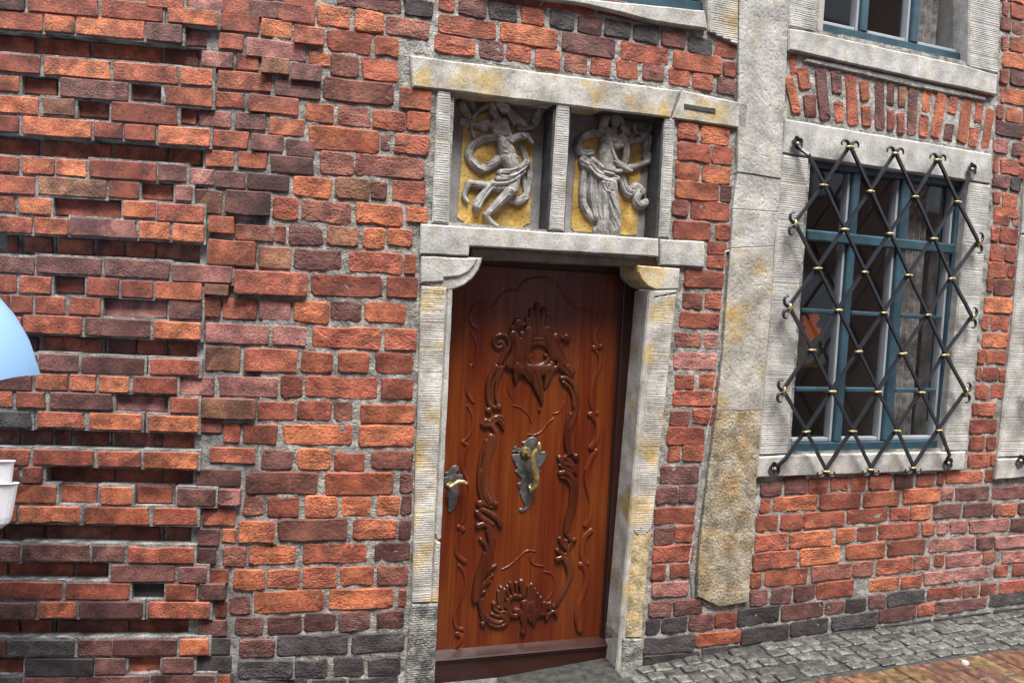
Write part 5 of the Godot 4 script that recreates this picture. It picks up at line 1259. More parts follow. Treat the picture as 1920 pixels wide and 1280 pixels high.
# ------------------------------------------------------------------ ground
func build_ground() -> void:
	var s := Shape.new()
	var xs := [-30.0, -2.0, -1.0, 0.0, 0.4, 0.8, 1.3, 2.0, 4.0, 30.0]
	for i in xs.size() - 1:
		for zz in [[-30.0, -3.0], [-3.0, 0.0], [0.0, 30.0]]:
			s.quad(Vector3(xs[i], ground_y(xs[i]) - 0.012, zz[0]), Vector3(xs[i + 1], ground_y(xs[i + 1]) - 0.012, zz[0]), Vector3(xs[i + 1], ground_y(xs[i + 1]) - 0.012, zz[1]), Vector3(xs[i], ground_y(xs[i]) - 0.012, zz[1]), Vector3.UP)
	structure("ground", s.mesh(), mats.grit)
	# granite setts along the foot of the wall
	var strip := Node3D.new()
	strip.name = "sett_pavement"
	strip.set_meta("kind", "structure")
	add_child(strip)
	var variants := []
	for k in 8:
		variants.append(sett_mesh())
	for z in ["C", "D"]:
		var zx := zone(z)
		for row in 5:
			var u := (1.02 if z == "C" else 0.03) + rng.randf() * 0.05
			var ue: float = 1.70 if z == "C" else 2.75
			while u < ue:
				var w := rng.randf_range(0.068, 0.098)
				var o := 0.045 + row * 0.072 + rng.randf_range(-0.005, 0.005)
				var pos := zx * Vector3(u + w / 2, 0, o)
				pos.y = ground_y(pos.x) + rng.randf_range(-0.006, 0.004)
				var b := Basis(Vector3.UP, ZONE[z][2] + rng.randf_range(-0.07, 0.07)) * Basis(Vector3.RIGHT, rng.randf_range(-0.04, 0.04)) * Basis(Vector3(0, 0, 1), rng.randf_range(-0.04, 0.04) + 0.03)
				part("sett", variants[rng.randi() % 8], mats["sett%d" % (rng.randi() % 4)], strip, Transform3D(b * Basis.from_scale(Vector3((w - 0.008) / 0.09, 0.8, rng.randf_range(0.78, 0.86))), pos))
				u += w
	# clay clinkers laid endways to the wall
	var lane := Node3D.new()
	lane.name = "clinker_street"
	lane.set_meta("kind", "structure")
	add_child(lane)
	var zd := zone("D")
	var cv := []
	for k in 6:
		var c := Shape.new()
		c.slab(Vector3(-0.0365, -0.05, -0.1), Vector3(0.0365, 0.0, 0.1), 0.004 + 0.0007 * k)
		cv.append(c.mesh())
	var rest := SurfaceTool.new()
	rest.begin(Mesh.PRIMITIVE_TRIANGLES)
	for k in 78:
		for row in 9:
			var u := -2.6 + k * 0.0795
			var o := 0.50 + row * 0.2065 + (0.103 if k % 2 else 0.0) + rng.randf_range(-0.004, 0.004)
			if k % 2 and row == 0:
				half_clinker(lane, cv, zd, u)
			var pos := zd * Vector3(u, 0, o)
			pos.y = ground_y(pos.x) - 0.004 + rng.randf_range(-0.003, 0.003)
			var b := Basis(Vector3.UP, ZONE.D[2] + rng.randf_range(-0.015, 0.015)) * Basis(Vector3.RIGHT, rng.randf_range(-0.012, 0.012))
			if row < 3 and u > -0.9 and u < 1.9:
				part("clinker", cv[rng.randi() % 6], mats["clinker%d" % (rng.randi() % 6)], lane, Transform3D(b, pos))
			else:
				rest.append_from(cv[0], 0, Transform3D(b, pos))
	var o2 := part("clinkers", rest.commit(), mats.clinker0, lane)
	o2.set_meta("kind", "stuff")

func half_clinker(lane: Node3D, cv: Array, zd: Transform3D, u: float) -> void:
	var pos := zd * Vector3(u, 0, 0.449)
	pos.y = ground_y(pos.x) - 0.004
	if u > -0.9 and u < 1.9:
		part("clinker", cv[rng.randi() % 6], mats["clinker%d" % (rng.randi() % 6)], lane, Transform3D(Basis(Vector3.UP, ZONE.D[2]) * Basis.from_scale(Vector3(1, 1, 0.48)), pos))

func sett_mesh() -> ArrayMesh:
	var s := Shape.new()
	var rim := []
	var top := []
	for c in [[-1, -1], [1, -1], [1, 1], [-1, 1]]:
		var q := Vector2(c[0] * 0.045, c[1] * 0.0395) + Vector2(rng.randf_range(-0.005, 0.005), rng.randf_range(-0.005, 0.005))
		for k in 2:
			# every corner is knocked off by a short edge
			var cut := rng.randf_range(0.006, 0.013)
			var p := q - (Vector2(c[0] * cut, 0) if (k == 0) == (c[0] * c[1] < 0) else Vector2(0, c[1] * cut))
			rim.append(Vector3(p.x, -0.007, p.y))
			top.append(Vector3(p.x * 0.88, rng.randf_range(-0.003, 0.001), p.y * 0.86))
	var mid := Vector3(rng.randf_range(-0.01, 0.01), rng.randf_range(0.0, 0.003), rng.randf_range(-0.01, 0.01))
	for i in 8:
		var j := (i + 1) % 8
		s.tri(mid, top[i], top[j], Vector3.UP)
		s.quad(top[i], top[j], rim[j], rim[i], (top[i] + top[j]) * Vector3(1, 0, 1) + Vector3.UP * 0.03)
		s.quad(rim[i], rim[j], rim[j] - Vector3(0, 0.05, 0), rim[i] - Vector3(0, 0.05, 0), (rim[i] + rim[j]) * Vector3(1, 0, 1))
	return s.mesh()

# ------------------------------------------------------------------ the house with stepped brickwork
func build_stepped_house() -> void:
	var t := thing("brick_house", "modern red brick wall with stepped rows of projecting and recessed bricks", "brick wall", zone("A"))
	var s := Shape.new()
	for b in BRICKS_A:
		if b[9] == 0: continue
		var w: float = b[2] * 0.0005 + 0.0085
		var h: float = b[3] * 0.0005 + 0.0075
		var f: float = b[4] * 0.001 - 0.007 - rng.randf() * 0.003
		var u: float = b[0] * 0.001
		var y: float = b[1] * 0.001
		s.box(Vector3(u - w, y - h, -0.16), Vector3(u + w, y + h, f))
	s.box(Vector3(0.40, -0.3, -0.16), Vector3(0.432, 3.2, -0.0125))
	s.box(Vector3(-2.4, -0.3, -0.30), Vector3(0.40, 3.2, -0.062))
	part("mortar", s.mesh(), mats.mortar_n, t, zone("A"))
	mortar_sheet("A", t, 0.425, 0.70, -0.3, 3.2, [], mats.mortar_n, -0.009)
	lay_bricks(BRICKS_A, "A", t)
	fill_bricks("A", t, -2.3, -0.47, -0.25, 3.2, 0.0795, 0.262, false)
	fill_bricks("A", t, -0.46, 0.69, 2.70, 3.2, 0.0795, 0.262, false)
	fill_bricks("A", t, -0.46, 0.62, -0.27, -0.03, 0.0795, 0.262, false)
	upper(t, "A", -2.4, 0.68)

func upper(t: Node3D, z: String, u0: float, u1: float) -> void:
	var s := Shape.new()
	s.box(Vector3(u0, 3.2, -0.35), Vector3(u1, 8.2, -0.002))
	part("upper_wall", s.mesh(), mats.old_R0, t, zone(z))

# ------------------------------------------------------------------ the old house with the door
func build_door_house() -> void:
	var t := thing("brick_house", "old brick house front around the carved brown door and the two gilded relief panels", "brick house", zone("C"))
	mortar_sheet("B", t, -0.02, 0.60, -0.35, 3.2, [], mats.mortar_o)
	mortar_sheet("C", t, -0.005, 1.74, -0.35, 3.2, [[0.13, 1.13, -0.6, 1.86], [0.115, 1.12, 1.965, 2.51], [0.55, 1.36, 2.99, 4.0]], mats.mortar_o)
	lay_bricks(BRICKS_B, "B", t)
	lay_bricks(BRICKS_C, "C", t)
	fill_bricks("B", t, -0.10, 0.585, 2.83, 3.2, 0.097, 0.295, true)
	fill_bricks("B", t, -0.06, 0.585, -0.33, -0.06, 0.097, 0.295, true)
	upper(t, "B", -0.03, 0.61)
	upper(t, "C", -0.01, 1.74)
	stones(STONES.filter(func(q): return q[1] == "C"), {"C": t})
	var zc := zone("C")
	# return of the right jamb: rolled edge and splayed reveal down to the door
	var s := Shape.new()
	var prof := [Vector2(1.090, 0.004), Vector2(1.078, 0.006), Vector2(1.066, -0.002), Vector2(1.061, -0.014), Vector2(1.066, -0.026), Vector2(1.074, -0.034), Vector2(1.074, -0.050), Vector2(1.078, -0.235)]
	for i in prof.size() - 1:
		for k in 12:
			var y0 := lerpf(-0.14, 1.72, k / 12.0)
			var y1 := lerpf(-0.14, 1.72, (k + 1) / 12.0)
			var lean0 := (y0 - 0.98) * 0.028
			var lean1 := (y1 - 0.98) * 0.028
			var wob := [0.0, 0.0]
			s.quad(Vector3(prof[i].x + lean0, y0, prof[i].y), Vector3(prof[i + 1].x + lean0, y0, prof[i + 1].y), Vector3(prof[i + 1].x + lean1, y1, prof[i + 1].y), Vector3(prof[i].x + lean1, y1, prof[i].y), Vector3(-1, 0, 0.8), Vector2(prof[i].x + prof[i].y, y0), Vector2(prof[i + 1].x + prof[i + 1].y, y0), Vector2(prof[i + 1].x + prof[i + 1].y, y1), Vector2(prof[i].x + prof[i].y, y1))
	part("jamb_reveal", s.mesh(), mats.stone_y, t, zc)
	# iron cramp let into the end stone
	s = Shape.new()
	s.prism(mm(CRAMP), 0.008, 0.0155, 0.001)
	part("iron_cramp", s.mesh(), mats.soot, t, zc)
	# doorstep
	s = Shape.new()
	s.slab(Vector3(-0.05, -0.42, -0.26), Vector3(1.03, -0.128, 0.16), 0.012)
	part("doorstep", s.mesh(), mats.step, t, zc)
	relief_panels(t, zc)
	carved_door(t, zc)
	# bottom of the window above the door
	var w := holder("window", t, zc)
	s = Shape.new()
	s.slab(Vector3(0.55, 3.0, -0.10), Vector3(1.36, 3.07, -0.04), 0.004)
	part("frame", s.mesh(), mats.teal, w, zc)
	s = Shape.new()
	s.quad(Vector3(0.56, 3.07, -0.08), Vector3(1.30, 3.07, -0.08), Vector3(1.30, 3.9, -0.08), Vector3(0.56, 3.9, -0.08), Vector3(0, 0, 1))
	part("pane", s.mesh(), mats.pane, w, zc)
	room(w, zc, 0.5, 1.4, 2.95, 4.0)

func room(parent: Node3D, zx: Transform3D, u0: float, u1: float, y0: float, y1: float) -> void:
	var s := Shape.new()
	var d := 3.6
	s.box(Vector3(u0 - 0.5, y0 - 0.3, -d - 0.05), Vector3(u1 + 0.5, y1 + 0.3, -d))
	s.box(Vector3(u0 - 0.55, y0 - 0.3, -d), Vector3(u0 - 0.5, y1 + 0.3, -0.03))
	s.box(Vector3(u1 + 0.5, y0 - 0.3, -d), Vector3(u1 + 0.55, y1 + 0.3, -0.03))
	s.box(Vector3(u0 - 0.5, y0 - 0.35, -d), Vector3(u1 + 0.5, y0 - 0.3, -0.03))
	s.box(Vector3(u0 - 0.5, y1 + 0.3, -d), Vector3(u1 + 0.5, y1 + 0.35, -0.03))
	part("room", s.mesh(), mats.room, parent, zx)

func relief_panels(t: Node3D, zc: Transform3D) -> void:
	for k in 2:
		var d: Dictionary = PANELS[k]
		var h := holder("relief_panel", t, zc, d.label)
		var s := Shape.new()
		s.box(Vector3(d.u0, 1.93, -0.16), Vector3(d.u1, 2.54, -0.118))
		part("niche_back", s.mesh(), mats.niche, h, zc)
		s = Shape.new()
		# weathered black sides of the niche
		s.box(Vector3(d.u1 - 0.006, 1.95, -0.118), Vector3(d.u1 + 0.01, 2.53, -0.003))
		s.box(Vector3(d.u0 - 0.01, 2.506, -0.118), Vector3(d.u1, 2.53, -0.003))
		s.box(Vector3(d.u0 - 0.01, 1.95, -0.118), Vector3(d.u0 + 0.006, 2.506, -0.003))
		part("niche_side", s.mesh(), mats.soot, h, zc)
		s = Shape.new()
		s.prism(mm(d.gold), -0.118, -0.114, 0.001)
		part("gilded_ground", s.mesh(), mats.gold, h, zc)
		part("carved_figure", relief(d.strokes, 1.6, 0.85, 1), mats.carving, h, zc * Transform3D(Basis(), Vector3(0, 0, -0.116)))

func carved_door(t: Node3D, zc: Transform3D) -> void:
	var h := holder("door", t, zc, "polished brown wooden door with rococo carving and brass handles")
	var zd := zc * Transform3D(Basis(), Vector3(0, 0, -0.20))
	var s := Shape.new()
	# leaf of vertical boards with hairline joints
	var u := 0.085
	while u < 1.08:
		var w: float = minf(rng.randf_range(0.16, 0.24), 1.085 - u)
		if 1.085 - u - w < 0.06: w = 1.085 - u
		var b := Shape.new()
		b.slab(Vector3(u, -0.03, -0.05), Vector3(u + w - 0.0006, 1.92, rng.randf_range(-0.0004, 0.0004)), 0.0006)
		part("board", b.mesh(), mats.wood, h, zd)
		u += w
	s.slab(Vector3(1.038, -0.02, -0.01), Vector3(1.12, 1.94, 0.020), 0.005)
	s.slab(Vector3(1.028, -0.02, -0.01), Vector3(1.0375, 1.9, 0.010), 0.003)
	part("stile", s.mesh(), mats.wood_dark, h, zd)
	s = Shape.new()
	s.slab(Vector3(0.10, 1.80, -0.01), Vector3(1.0275, 1.94, 0.016), 0.005)
	s.slab(Vector3(0.10, 1.788, -0.01), Vector3(1.0275, 1.7995, 0.009), 0.003)
	part("top_rail", s.mesh(), mats.wood_dark, h, zd)
	s = Shape.new()
	var sill := [Vector2(-0.01, 0.012), Vector2(0.052, -0.012), Vector2(0.056, -0.018), Vector2(0.050, -0.022), Vector2(0.052, -0.030), Vector2(0.046, -0.034), Vector2(0.046, -0.126)]
	for i in sill.size() - 1:
		var a: Vector2 = sill[i]
		var b: Vector2 = sill[i + 1]
		s.quad(Vector3(0.10, a.y, a.x), Vector3(1.10, a.y, a.x), Vector3(1.10, b.y, b.x), Vector3(0.10, b.y, b.x), Vector3(0, 0.5, 1), Vector2(a.y, 0.10), Vector2(a.y, 1.10), Vector2(b.y, 1.10), Vector2(b.y, 0.10))
	part("sill_board", s.mesh(), mats.wood_dark, h, zd)
	for k in DOOR:
		for g in DOOR[k]:
			var low: bool = k == "carved_border" or k == "carved_line"
			part(k, relief(g, 2.0, 0.6 if low else 1.35, 0 if low else 1, 0.0 if low else 26.0), mats.wood if low else mats.wood_carved, h, zd * Transform3D(Basis(), Vector3(0, 0, 0.0003)))
	# furniture of the door
	s = Shape.new()
	s.prism(mm(PLATE1), 0.0, 0.006, 0.002)
	part("escutcheon", s.mesh(), mats.iron_plate, h, zd)
	s = Shape.new()
	s.prism(mm(PLATE2), 0.0, 0.006, 0.002)
	part("escutcheon", s.mesh(), mats.iron_plate, h, zd)
	var c := Vector3(HANDLE1[0][0], HANDLE1[0][1], 0) * 0.001
	s = Shape.new()
	s.tube([c + Vector3(0, 0, 0.004), c + Vector3(0, 0, 0.012), c + Vector3(0, 0, 0.016)], [0.027, 0.027, 0.020], 20)
	s.tube([c + Vector3(0, 0, 0.012), c + Vector3(0, 0, 0.020)], [0.013, 0.012], 16)
	s.tube([c + Vector3(0, 0, 0.016), c + Vector3(0, 0, 0.060)], [0.008, 0.008], 12)
	var path := []
	var rad := []
	for i in range(1, HANDLE1.size()):
		var f := (i - 1) / float(HANDLE1.size() - 2)
		path.append(Vector3(HANDLE1[i][0] * 0.001, HANDLE1[i][1] * 0.001, 0.056 - 0.030 * pow(f, 4.0)))
		rad.append([0.010, 0.0125, 0.0135, 0.014, 0.0175, 0.0145, 0.0155, 0.0145, 0.0125][mini(i - 1, 8)])
	path.append(Vector3(HANDLE1[-1][0] * 0.001 - 0.006, HANDLE1[-1][1] * 0.001 + 0.012, 0.018)); rad.append(0.011)
	path.append(Vector3(HANDLE1[-1][0] * 0.001 + 0.002, HANDLE1[-1][1] * 0.001 + 0.016, 0.004)); rad.append(0.012)
	s.tube(path, rad, 12)
	s.ball(path[0] + Vector3(0.008, 0.012, 0.004), Vector3(0.011, 0.026, 0.011))
	part("handle", s.mesh(), mats.brass, h, zd)
	s = Shape.new()
	path = []
	rad = []
	for i in HANDLE2.size():
		path.append(Vector3(HANDLE2[i][0] * 0.001, HANDLE2[i][1] * 0.001, 0.048))
		rad.append([0.008, 0.0105, 0.0115, 0.0115, 0.0105, 0.008][mini(i, 5)])
	s.tube(path, rad, 12)
	s.ball(path[0], Vector3(0.0095, 0.0095, 0.0095))
	s.ball(path[path.size() - 1], Vector3(0.0065, 0.0065, 0.0065))
	s.tube([Vector3(path[1].x + 0.006, path[1].y + 0.004, 0.003), Vector3(path[1].x + 0.006, path[1].y + 0.004, 0.048)], [0.011, 0.008], 12)
	part("handle", s.mesh(), mats.brass, h, zd)

# ------------------------------------------------------------------ the house with the barred window
func build_window_house() -> void:
	var t := thing("brick_house", "old brick house front with iron-barred window under an arch of upright bricks", "brick house", zone("D"))
	var zd := zone("D")
	mortar_sheet("D", t, -0.01, 3.2, -0.3, 3.45, [[0.18, 1.235, 0.955, 2.41], [0.17, 1.17, 3.03, 5.0], [1.86, 2.9, 0.955, 2.3]], mats.mortar_o)
	lay_bricks(BRICKS_D, "D", t)
	fill_bricks("D", t, 1.98, 3.2, 0.02, 0.86, 0.078, 0.27, true)
	fill_bricks("D", t, 1.62, 3.2, 2.45, 3.45, 0.086, 0.28, true)
	var s := Shape.new()
	s.box(Vector3(-0.02, 4.6, -0.35), Vector3(3.2, 8.2, -0.002))
	s.box(Vector3(1.35, 3.45, -0.35), Vector3(3.2, 4.6, -0.002))
	part("upper_wall", s.mesh(), mats.old_R0, t, zd)
	stones(STONES.filter(func(q): return q[1] == "D"), {"D": t})
	# barred window
	casement(t, zd, 0.165, 1.262, 0.935, 2.43, -0.035, WIN_LOW, [1.268, 1.668], 2.045, "blue-grey window of small panes behind the iron bars")
	# window above
	casement(t, zd, 0.168, 1.222, 3.022, 4.5, -0.04, WIN_UP, [3.62, 4.05], 0.0, "blue-grey three-part window above the brick arch")
	# next window, mostly out of the picture
	casement(t, zd, 1.86, 2.9, 0.94, 2.36, -0.035, [[2.19, 2.23], [2.53, 2.57]], [1.268, 1.668], 2.0, "blue-grey window at the far right edge")
	grille(t, zd, 0.0, "iron lattice grille with brass ties")
	grille(t, zd, 1.72, "edge of a second iron lattice grille")
	var pt := thing("painting", "orange, red and green abstract painting seen through the barred window", "painting", zd * Transform3D(Basis(), Vector3(0.50, 1.33, -0.42)))
	s = Shape.new()
	s.slab(Vector3(0.02, 0.02, -0.03), Vector3(0.24, 0.34, 0.0), 0.003)
	part("canvas", s.mesh(), painted(), pt, pt.transform)

func painted() -> StandardMaterial3D:
	var size := 128
	var im := Image.create(size, size, false, Image.FORMAT_RGB8)
	var f := noise(501, 0.02, 4)
	var g := noise(502, 0.035, 4)
	for y in size:
		for x in size:
			var a := f.get_noise_2d(x, y) * 0.6
			var b := g.get_noise_2d(x, y) * 0.5
			var c := Color(0.16, 0.17, 0.05)
			if x / 128.0 + a < 0.62: c = Color(0.40, 0.05, 0.03)
			if Vector2(x - 62, y - 44).length() / 128.0 + b * 0.4 < 0.26: c = Color(0.95, 0.45, 0.12)
			if y / 128.0 + a > 0.80: c = Color(0.40, 0.33, 0.05)
			im.set_pixel(x, y, c)
	var m := mat(Color(0.7, 0.7, 0.7), 0.7, ImageTexture.create_from_image(im), null, 0.0, 3.0, false)
	m.uv1_scale = Vector3(4.5, -3.1, 1); m.uv1_offset = Vector3(-0.09, 1.06, 0)
	return m

# panes: mullions is a list of [u0, u1]; bars are heights of thin glazing bars; transom 0 for none
func casement(t: Node3D, zx: Transform3D, u0: float, u1: float, y0: float, y1: float, o: float, mullions: Array, bars: Array, transom: float, label: String) -> void:
	var w := holder("window", t, zx, label)
	var fw := 0.05
	var f := Shape.new()
	f.slab(Vector3(u0, y0, o - 0.09), Vector3(u1, y0 + fw + 0.012, o), 0.004)
	f.slab(Vector3(u0, y1 - fw, o - 0.09), Vector3(u1, y1, o), 0.004)
	f.slab(Vector3(u0, y0 + fw + 0.0125, o - 0.09), Vector3(u0 + fw, y1 - fw - 0.0005, o), 0.004)
	f.slab(Vector3(u1 - fw, y0 + fw + 0.0125, o - 0.09), Vector3(u1, y1 - fw - 0.0005, o), 0.004)
	part("frame", f.mesh(), mats.teal, w, zx)
	var edges := [u0 + fw]
	for m in mullions:
		var s := Shape.new()
		s.slab(Vector3(m[0], y0 + fw + 0.013, o - 0.08), Vector3(m[1], y1 - fw - 0.001, o + 0.002), 0.006)
		part("mullion", s.mesh(), mats.teal, w, zx)
		edges.append(m[0]); edges.append(m[1])
	edges.append(u1 - fw)
	if transom > 0.0:
		var s := Shape.new()
		s.slab(Vector3(u0 + fw, transom - 0.03, o - 0.02), Vector3(u1 - fw, transom + 0.025, o + 0.016), 0.008)
		part("transom", s.mesh(), mats.teal, w, zx)
	for i in range(0, edges.size(), 2):
		var a: float = edges[i]
		var b: float = edges[i + 1]
		# pale inner sash seen at the sides of each pane
		var s := Shape.new()
		s.slab(Vector3(a + 0.001, y0 + fw + 0.014, o - 0.062), Vector3(a + 0.009, y1 - fw - 0.002, o - 0.018), 0.002)
		s.slab(Vector3(b - 0.016, y0 + fw + 0.014, o - 0.062), Vector3(b - 0.001, y1 - fw - 0.002, o - 0.018), 0.002)
		s.slab(Vector3(a + 0.0205, y0 + fw + 0.014, o - 0.06), Vector3(b - 0.0205, y0 + fw + 0.032, o - 0.02), 0.002)
		part("sash", s.mesh(), mats.white_paint, w, zx)
		var ys := [y0 + fw + 0.032]
		for h in bars:
			var q := Shape.new()
			q.slab(Vector3(a + 0.021, h - 0.011, o - 0.058), Vector3(b - 0.021, h + 0.011, o - 0.016), 0.004)
			part("glazing_bar", q.mesh(), mats.teal, w, zx)
			ys.append(h)
		if transom > 0.0: ys.append(transom)
		ys.append(y1 - fw)
		for k in ys.size() - 1:
			var g := Shape.new()
			g.quad(Vector3(a + 0.004, ys[k], 0), Vector3(b - 0.004, ys[k], 0), Vector3(b - 0.004, ys[k + 1], 0), Vector3(a + 0.004, ys[k + 1], 0), Vector3(0, 0, 1))
			var tilt := Transform3D(Basis(Vector3.RIGHT, rng.randf_range(-0.004, 0.004)) * Basis(Vector3.UP, rng.randf_range(-0.006, 0.006)), Vector3(0, 0, o - 0.04))
			part("pane", g.mesh(), mats.pane, w, zx * tilt)
	# curtain hanging at the right-hand side, folded
	var cu := Shape.new()
	var cw0 := u1 - 0.30
	var n := 24
	for k in n:
		var a := cw0 + 0.20 * k / n
		var b := cw0 + 0.20 * (k + 1) / n
		var za := -0.17 + 0.014 * sin(k * 1.25)
		var zb := -0.17 + 0.014 * sin((k + 1) * 1.25)
		cu.quad(Vector3(a, y0, za), Vector3(b, y0, zb), Vector3(b, y1, zb), Vector3(a, y1, za), Vector3(0, 0, 1))
	part("curtain", cu.mesh(), mats.curtain, w, zx)
	room(w, zx, u0, u1, y0, y1)

func grille(t: Node3D, zx: Transform3D, du: float, label: String) -> void:
	var h := holder("window_grille", t, zx, label)
	var ys := [2.478, 2.278, 2.078, 1.877, 1.677, 1.474, 1.271, 1.071, 0.870]
	var odd := [0.222, 0.518, 0.813, 1.110]
	var even := [0.066, 0.369, 0.666, 0.963, 1.284]
	var node := func(row: int, k: int) -> Vector3:
		if row % 2: return Vector3(odd[k] + du, ys[row], 0)
		var v := Vector3(even[k] + du, ys[row], 0)
		if row == 0 or row == 8:
			v.x = [0.071, 0.367, 0.659, 0.949, 1.230][k] + du
			if k == 0 or k == 4: v.y += 0.012 if row == 8 else -0.012
		return v
	var starts := [[0, 0], [0, 1], [0, 2], [0, 3], [2, 0], [4, 0], [6, 0]]
	for s in starts:
		for dir in [1, -1]:
			var pts := []
			var row: int = s[0]
			var k: int = s[1]
			if dir < 0: k = 4 - k
			while row <= 8:
				var v: Vector3 = node.call(row, k)
				v.z = 0.060 if dir > 0 else 0.047
				pts.append(v)
				row += 1
				if dir > 0:
					if row % 2 == 0: k += 1
				else:
					if row % 2 == 1: k -= 1
				if row % 2 == 1 and (k < 0 or k > 3): break
				if row % 2 == 0 and (k < 0 or k > 4): break
				if row > 8: break
			if pts.size() < 2: continue
			# ends that reach a corner bend back to the wall
			var full := []
			for i in pts.size():
				var v: Vector3 = pts[i]
				var corner: bool = (i == 0 and s[0] == 0 and s[1] == 0) or (i == pts.size() - 1 and v.y < 0.9 and (v.x - du < 0.1 or v.x - du > 1.2))
				if corner:
					var nb: Vector3 = pts[1] if i == 0 else pts[i - 1]
					var near: Vector3 = v.lerp(nb, 0.28)
					var mid: Vector3 = v.lerp(nb, 0.14)
					mid.z = 0.035
					v.z = 0.018
					if i == 0: full.append(v); full.append(mid); full.append(near)
					else: full.append(near); full.append(mid); full.append(v)
				else: full.append(v)
			var sh := Shape.new()
			var rr := []
			var fine := []
			for i in full.size() - 1:
				var parts := 5 if (full[i] as Vector3).distance_to(full[i + 1]) > 0.12 else 1
				for q in parts:
					fine.append((full[i] as Vector3).lerp(full[i + 1], q / float(parts)) + Vector3(rng.randf_range(-0.0011, 0.0011), rng.randf_range(-0.0011, 0.0011), rng.randf_range(-0.001, 0.001)))
			fine.append(full[full.size() - 1])
			for q in fine: rr.append(rng.randf_range(0.0092, 0.0104))
			sh.tube(fine, rr, 4, true)
			part("bar", sh.mesh(), mats.iron, h, zx)
	# brass ties at the crossings
	var tie := Shape.new()
	tie.ball(Vector3.ZERO, Vector3(0.0265, 0.0095, 0.018), 12, 6)
	var tm := tie.mesh()
	for row in 9:
		var cnt: int = 4 if row % 2 else 5
		for k in cnt:
			var v: Vector3 = node.call(row, k)
			v.z = 0.055
			var edge: bool = row % 2 == 0 and (k == 0 or k == 4)
			var cap: bool = row == 0 or row == 8
			if edge and cap: rosette(h, zx, v); continue
			var turn := 0.0
			if edge: turn = PI / 2
			part("tie", tm, mats.brass, h, zx * Transform3D(Basis(Vector3(0, 0, 1), turn + rng.randf_range(-0.10, 0.10)) * Basis.from_scale(Vector3(rng.randf_range(0.9, 1.08), rng.randf_range(0.85, 1.1), 1)), v + Vector3(rng.randf_range(-0.002, 0.002), rng.randf_range(-0.002, 0.002), 0)))
			if edge or cap:
				var ang := 0.0 if row == 0 else (PI if row == 8 else (PI / 2 if k == 0 else -PI / 2))
				horns(h, zx * Transform3D(Basis(Vector3(0, 0, 1), ang), v))

func horns(h: Node3D, xf: Transform3D) -> void:
	for sg in [-1.0, 1.0]:
		var s := Shape.new()
		var path := []
		var rad := []
		for i in 9:
			var f := i / 8.0
			var a := f * 3.6
			path.append(Vector3(sg * (0.008 + 0.023 * (1.0 - cos(a))), 0.006 + 0.022 * sin(a) + 0.008 * f, 0.0))
			rad.append(lerpf(0.0105, 0.0035, f))
		s.tube(path, rad, 8)
		part("horn", s.mesh(), mats.iron, h, xf)

func rosette(h: Node3D, zx: Transform3D, v: Vector3) -> void:
	var s := Shape.new()
	var c := Vector3(v.x, v.y, 0.016)
	var n := 40
	for i in n:
		var a0 := TAU * i / n
		var a1 := TAU * (i + 1) / n
		var r0 := 0.030 + 0.0075 * absf(sin(a0 * 2.5))
		var r1 := 0.030 + 0.0075 * absf(sin(a1 * 2.5))
		var p0 := c + Vector3(cos(a0) * r0, sin(a0) * r0, 0.012)
		var p1 := c + Vector3(cos(a1) * r1, sin(a1) * r1, 0.012)
		var q0 := c + Vector3(cos(a0) * 0.009, sin(a0) * 0.009, 0.004)
		var q1 := c + Vector3(cos(a1) * 0.009, sin(a1) * 0.009, 0.004)
		s.quad(p0, p1, q1, q0, Vector3(0, 0, 1))
		s.tri(q0, q1, c + Vector3(0, 0, 0.003), Vector3(0, 0, 1))
		s.quad(p0, p1, c + Vector3(cos(a1) * 0.008, sin(a1) * 0.008, -0.006), c + Vector3(cos(a0) * 0.008, sin(a0) * 0.008, -0.006), p0 - c)
	var o := part("rosette", s.mesh(), mats.iron, h, zx)
	s = Shape.new()
	s.ball(c + Vector3(0, 0, 0.012), Vector3(0.010, 0.010, 0.008))
	part("stud", s.mesh(), mats.brass, h, zx)

func build_litter() -> void:
	var p := zone("D") * Vector3(0.93, 0, 0.46)
	var t := thing("bottle_cap", "small white bottle cap lying on the yellow clinker paving", "bottle cap", Transform3D(Basis(), Vector3(p.x, 0.001, p.z)))
	var s := Shape.new()
	s.tube([Vector3(0, -0.003, 0), Vector3(0, 0.005, 0), Vector3(0, 0.008, 0)], [0.017, 0.017, 0.013], 20)
	part("cap", s.mesh(), mats.bag, t, t.transform)

# ------------------------------------------------------------------ across the lane, behind the viewer: the house that keeps the low sky off the wall
func build_opposite() -> void:
	var t := thing("brick_house", "plain brick house across the lane behind the viewer", "brick house", Transform3D(Basis(Vector3.UP, 0.28), Vector3(0.6, -0.3, 3.2)))
	var s := Shape.new()
	s.box(Vector3(-20, 0, 0), Vector3(20, 10.5, 0.4))
	part("wall", s.mesh(), mats.old_D1, t, t.transform)
	for k in 8:
		for row in 3:
			var w := Shape.new()
			w.slab(Vector3(-0.55, 0, -0.03), Vector3(0.55, 1.5, 0.0), 0.01)
			part("window", w.mesh(), mats.white_paint, t, t.transform * Transform3D(Basis(), Vector3(-8.4 + k * 3.1, 1.1 + row * 2.8, 0)))

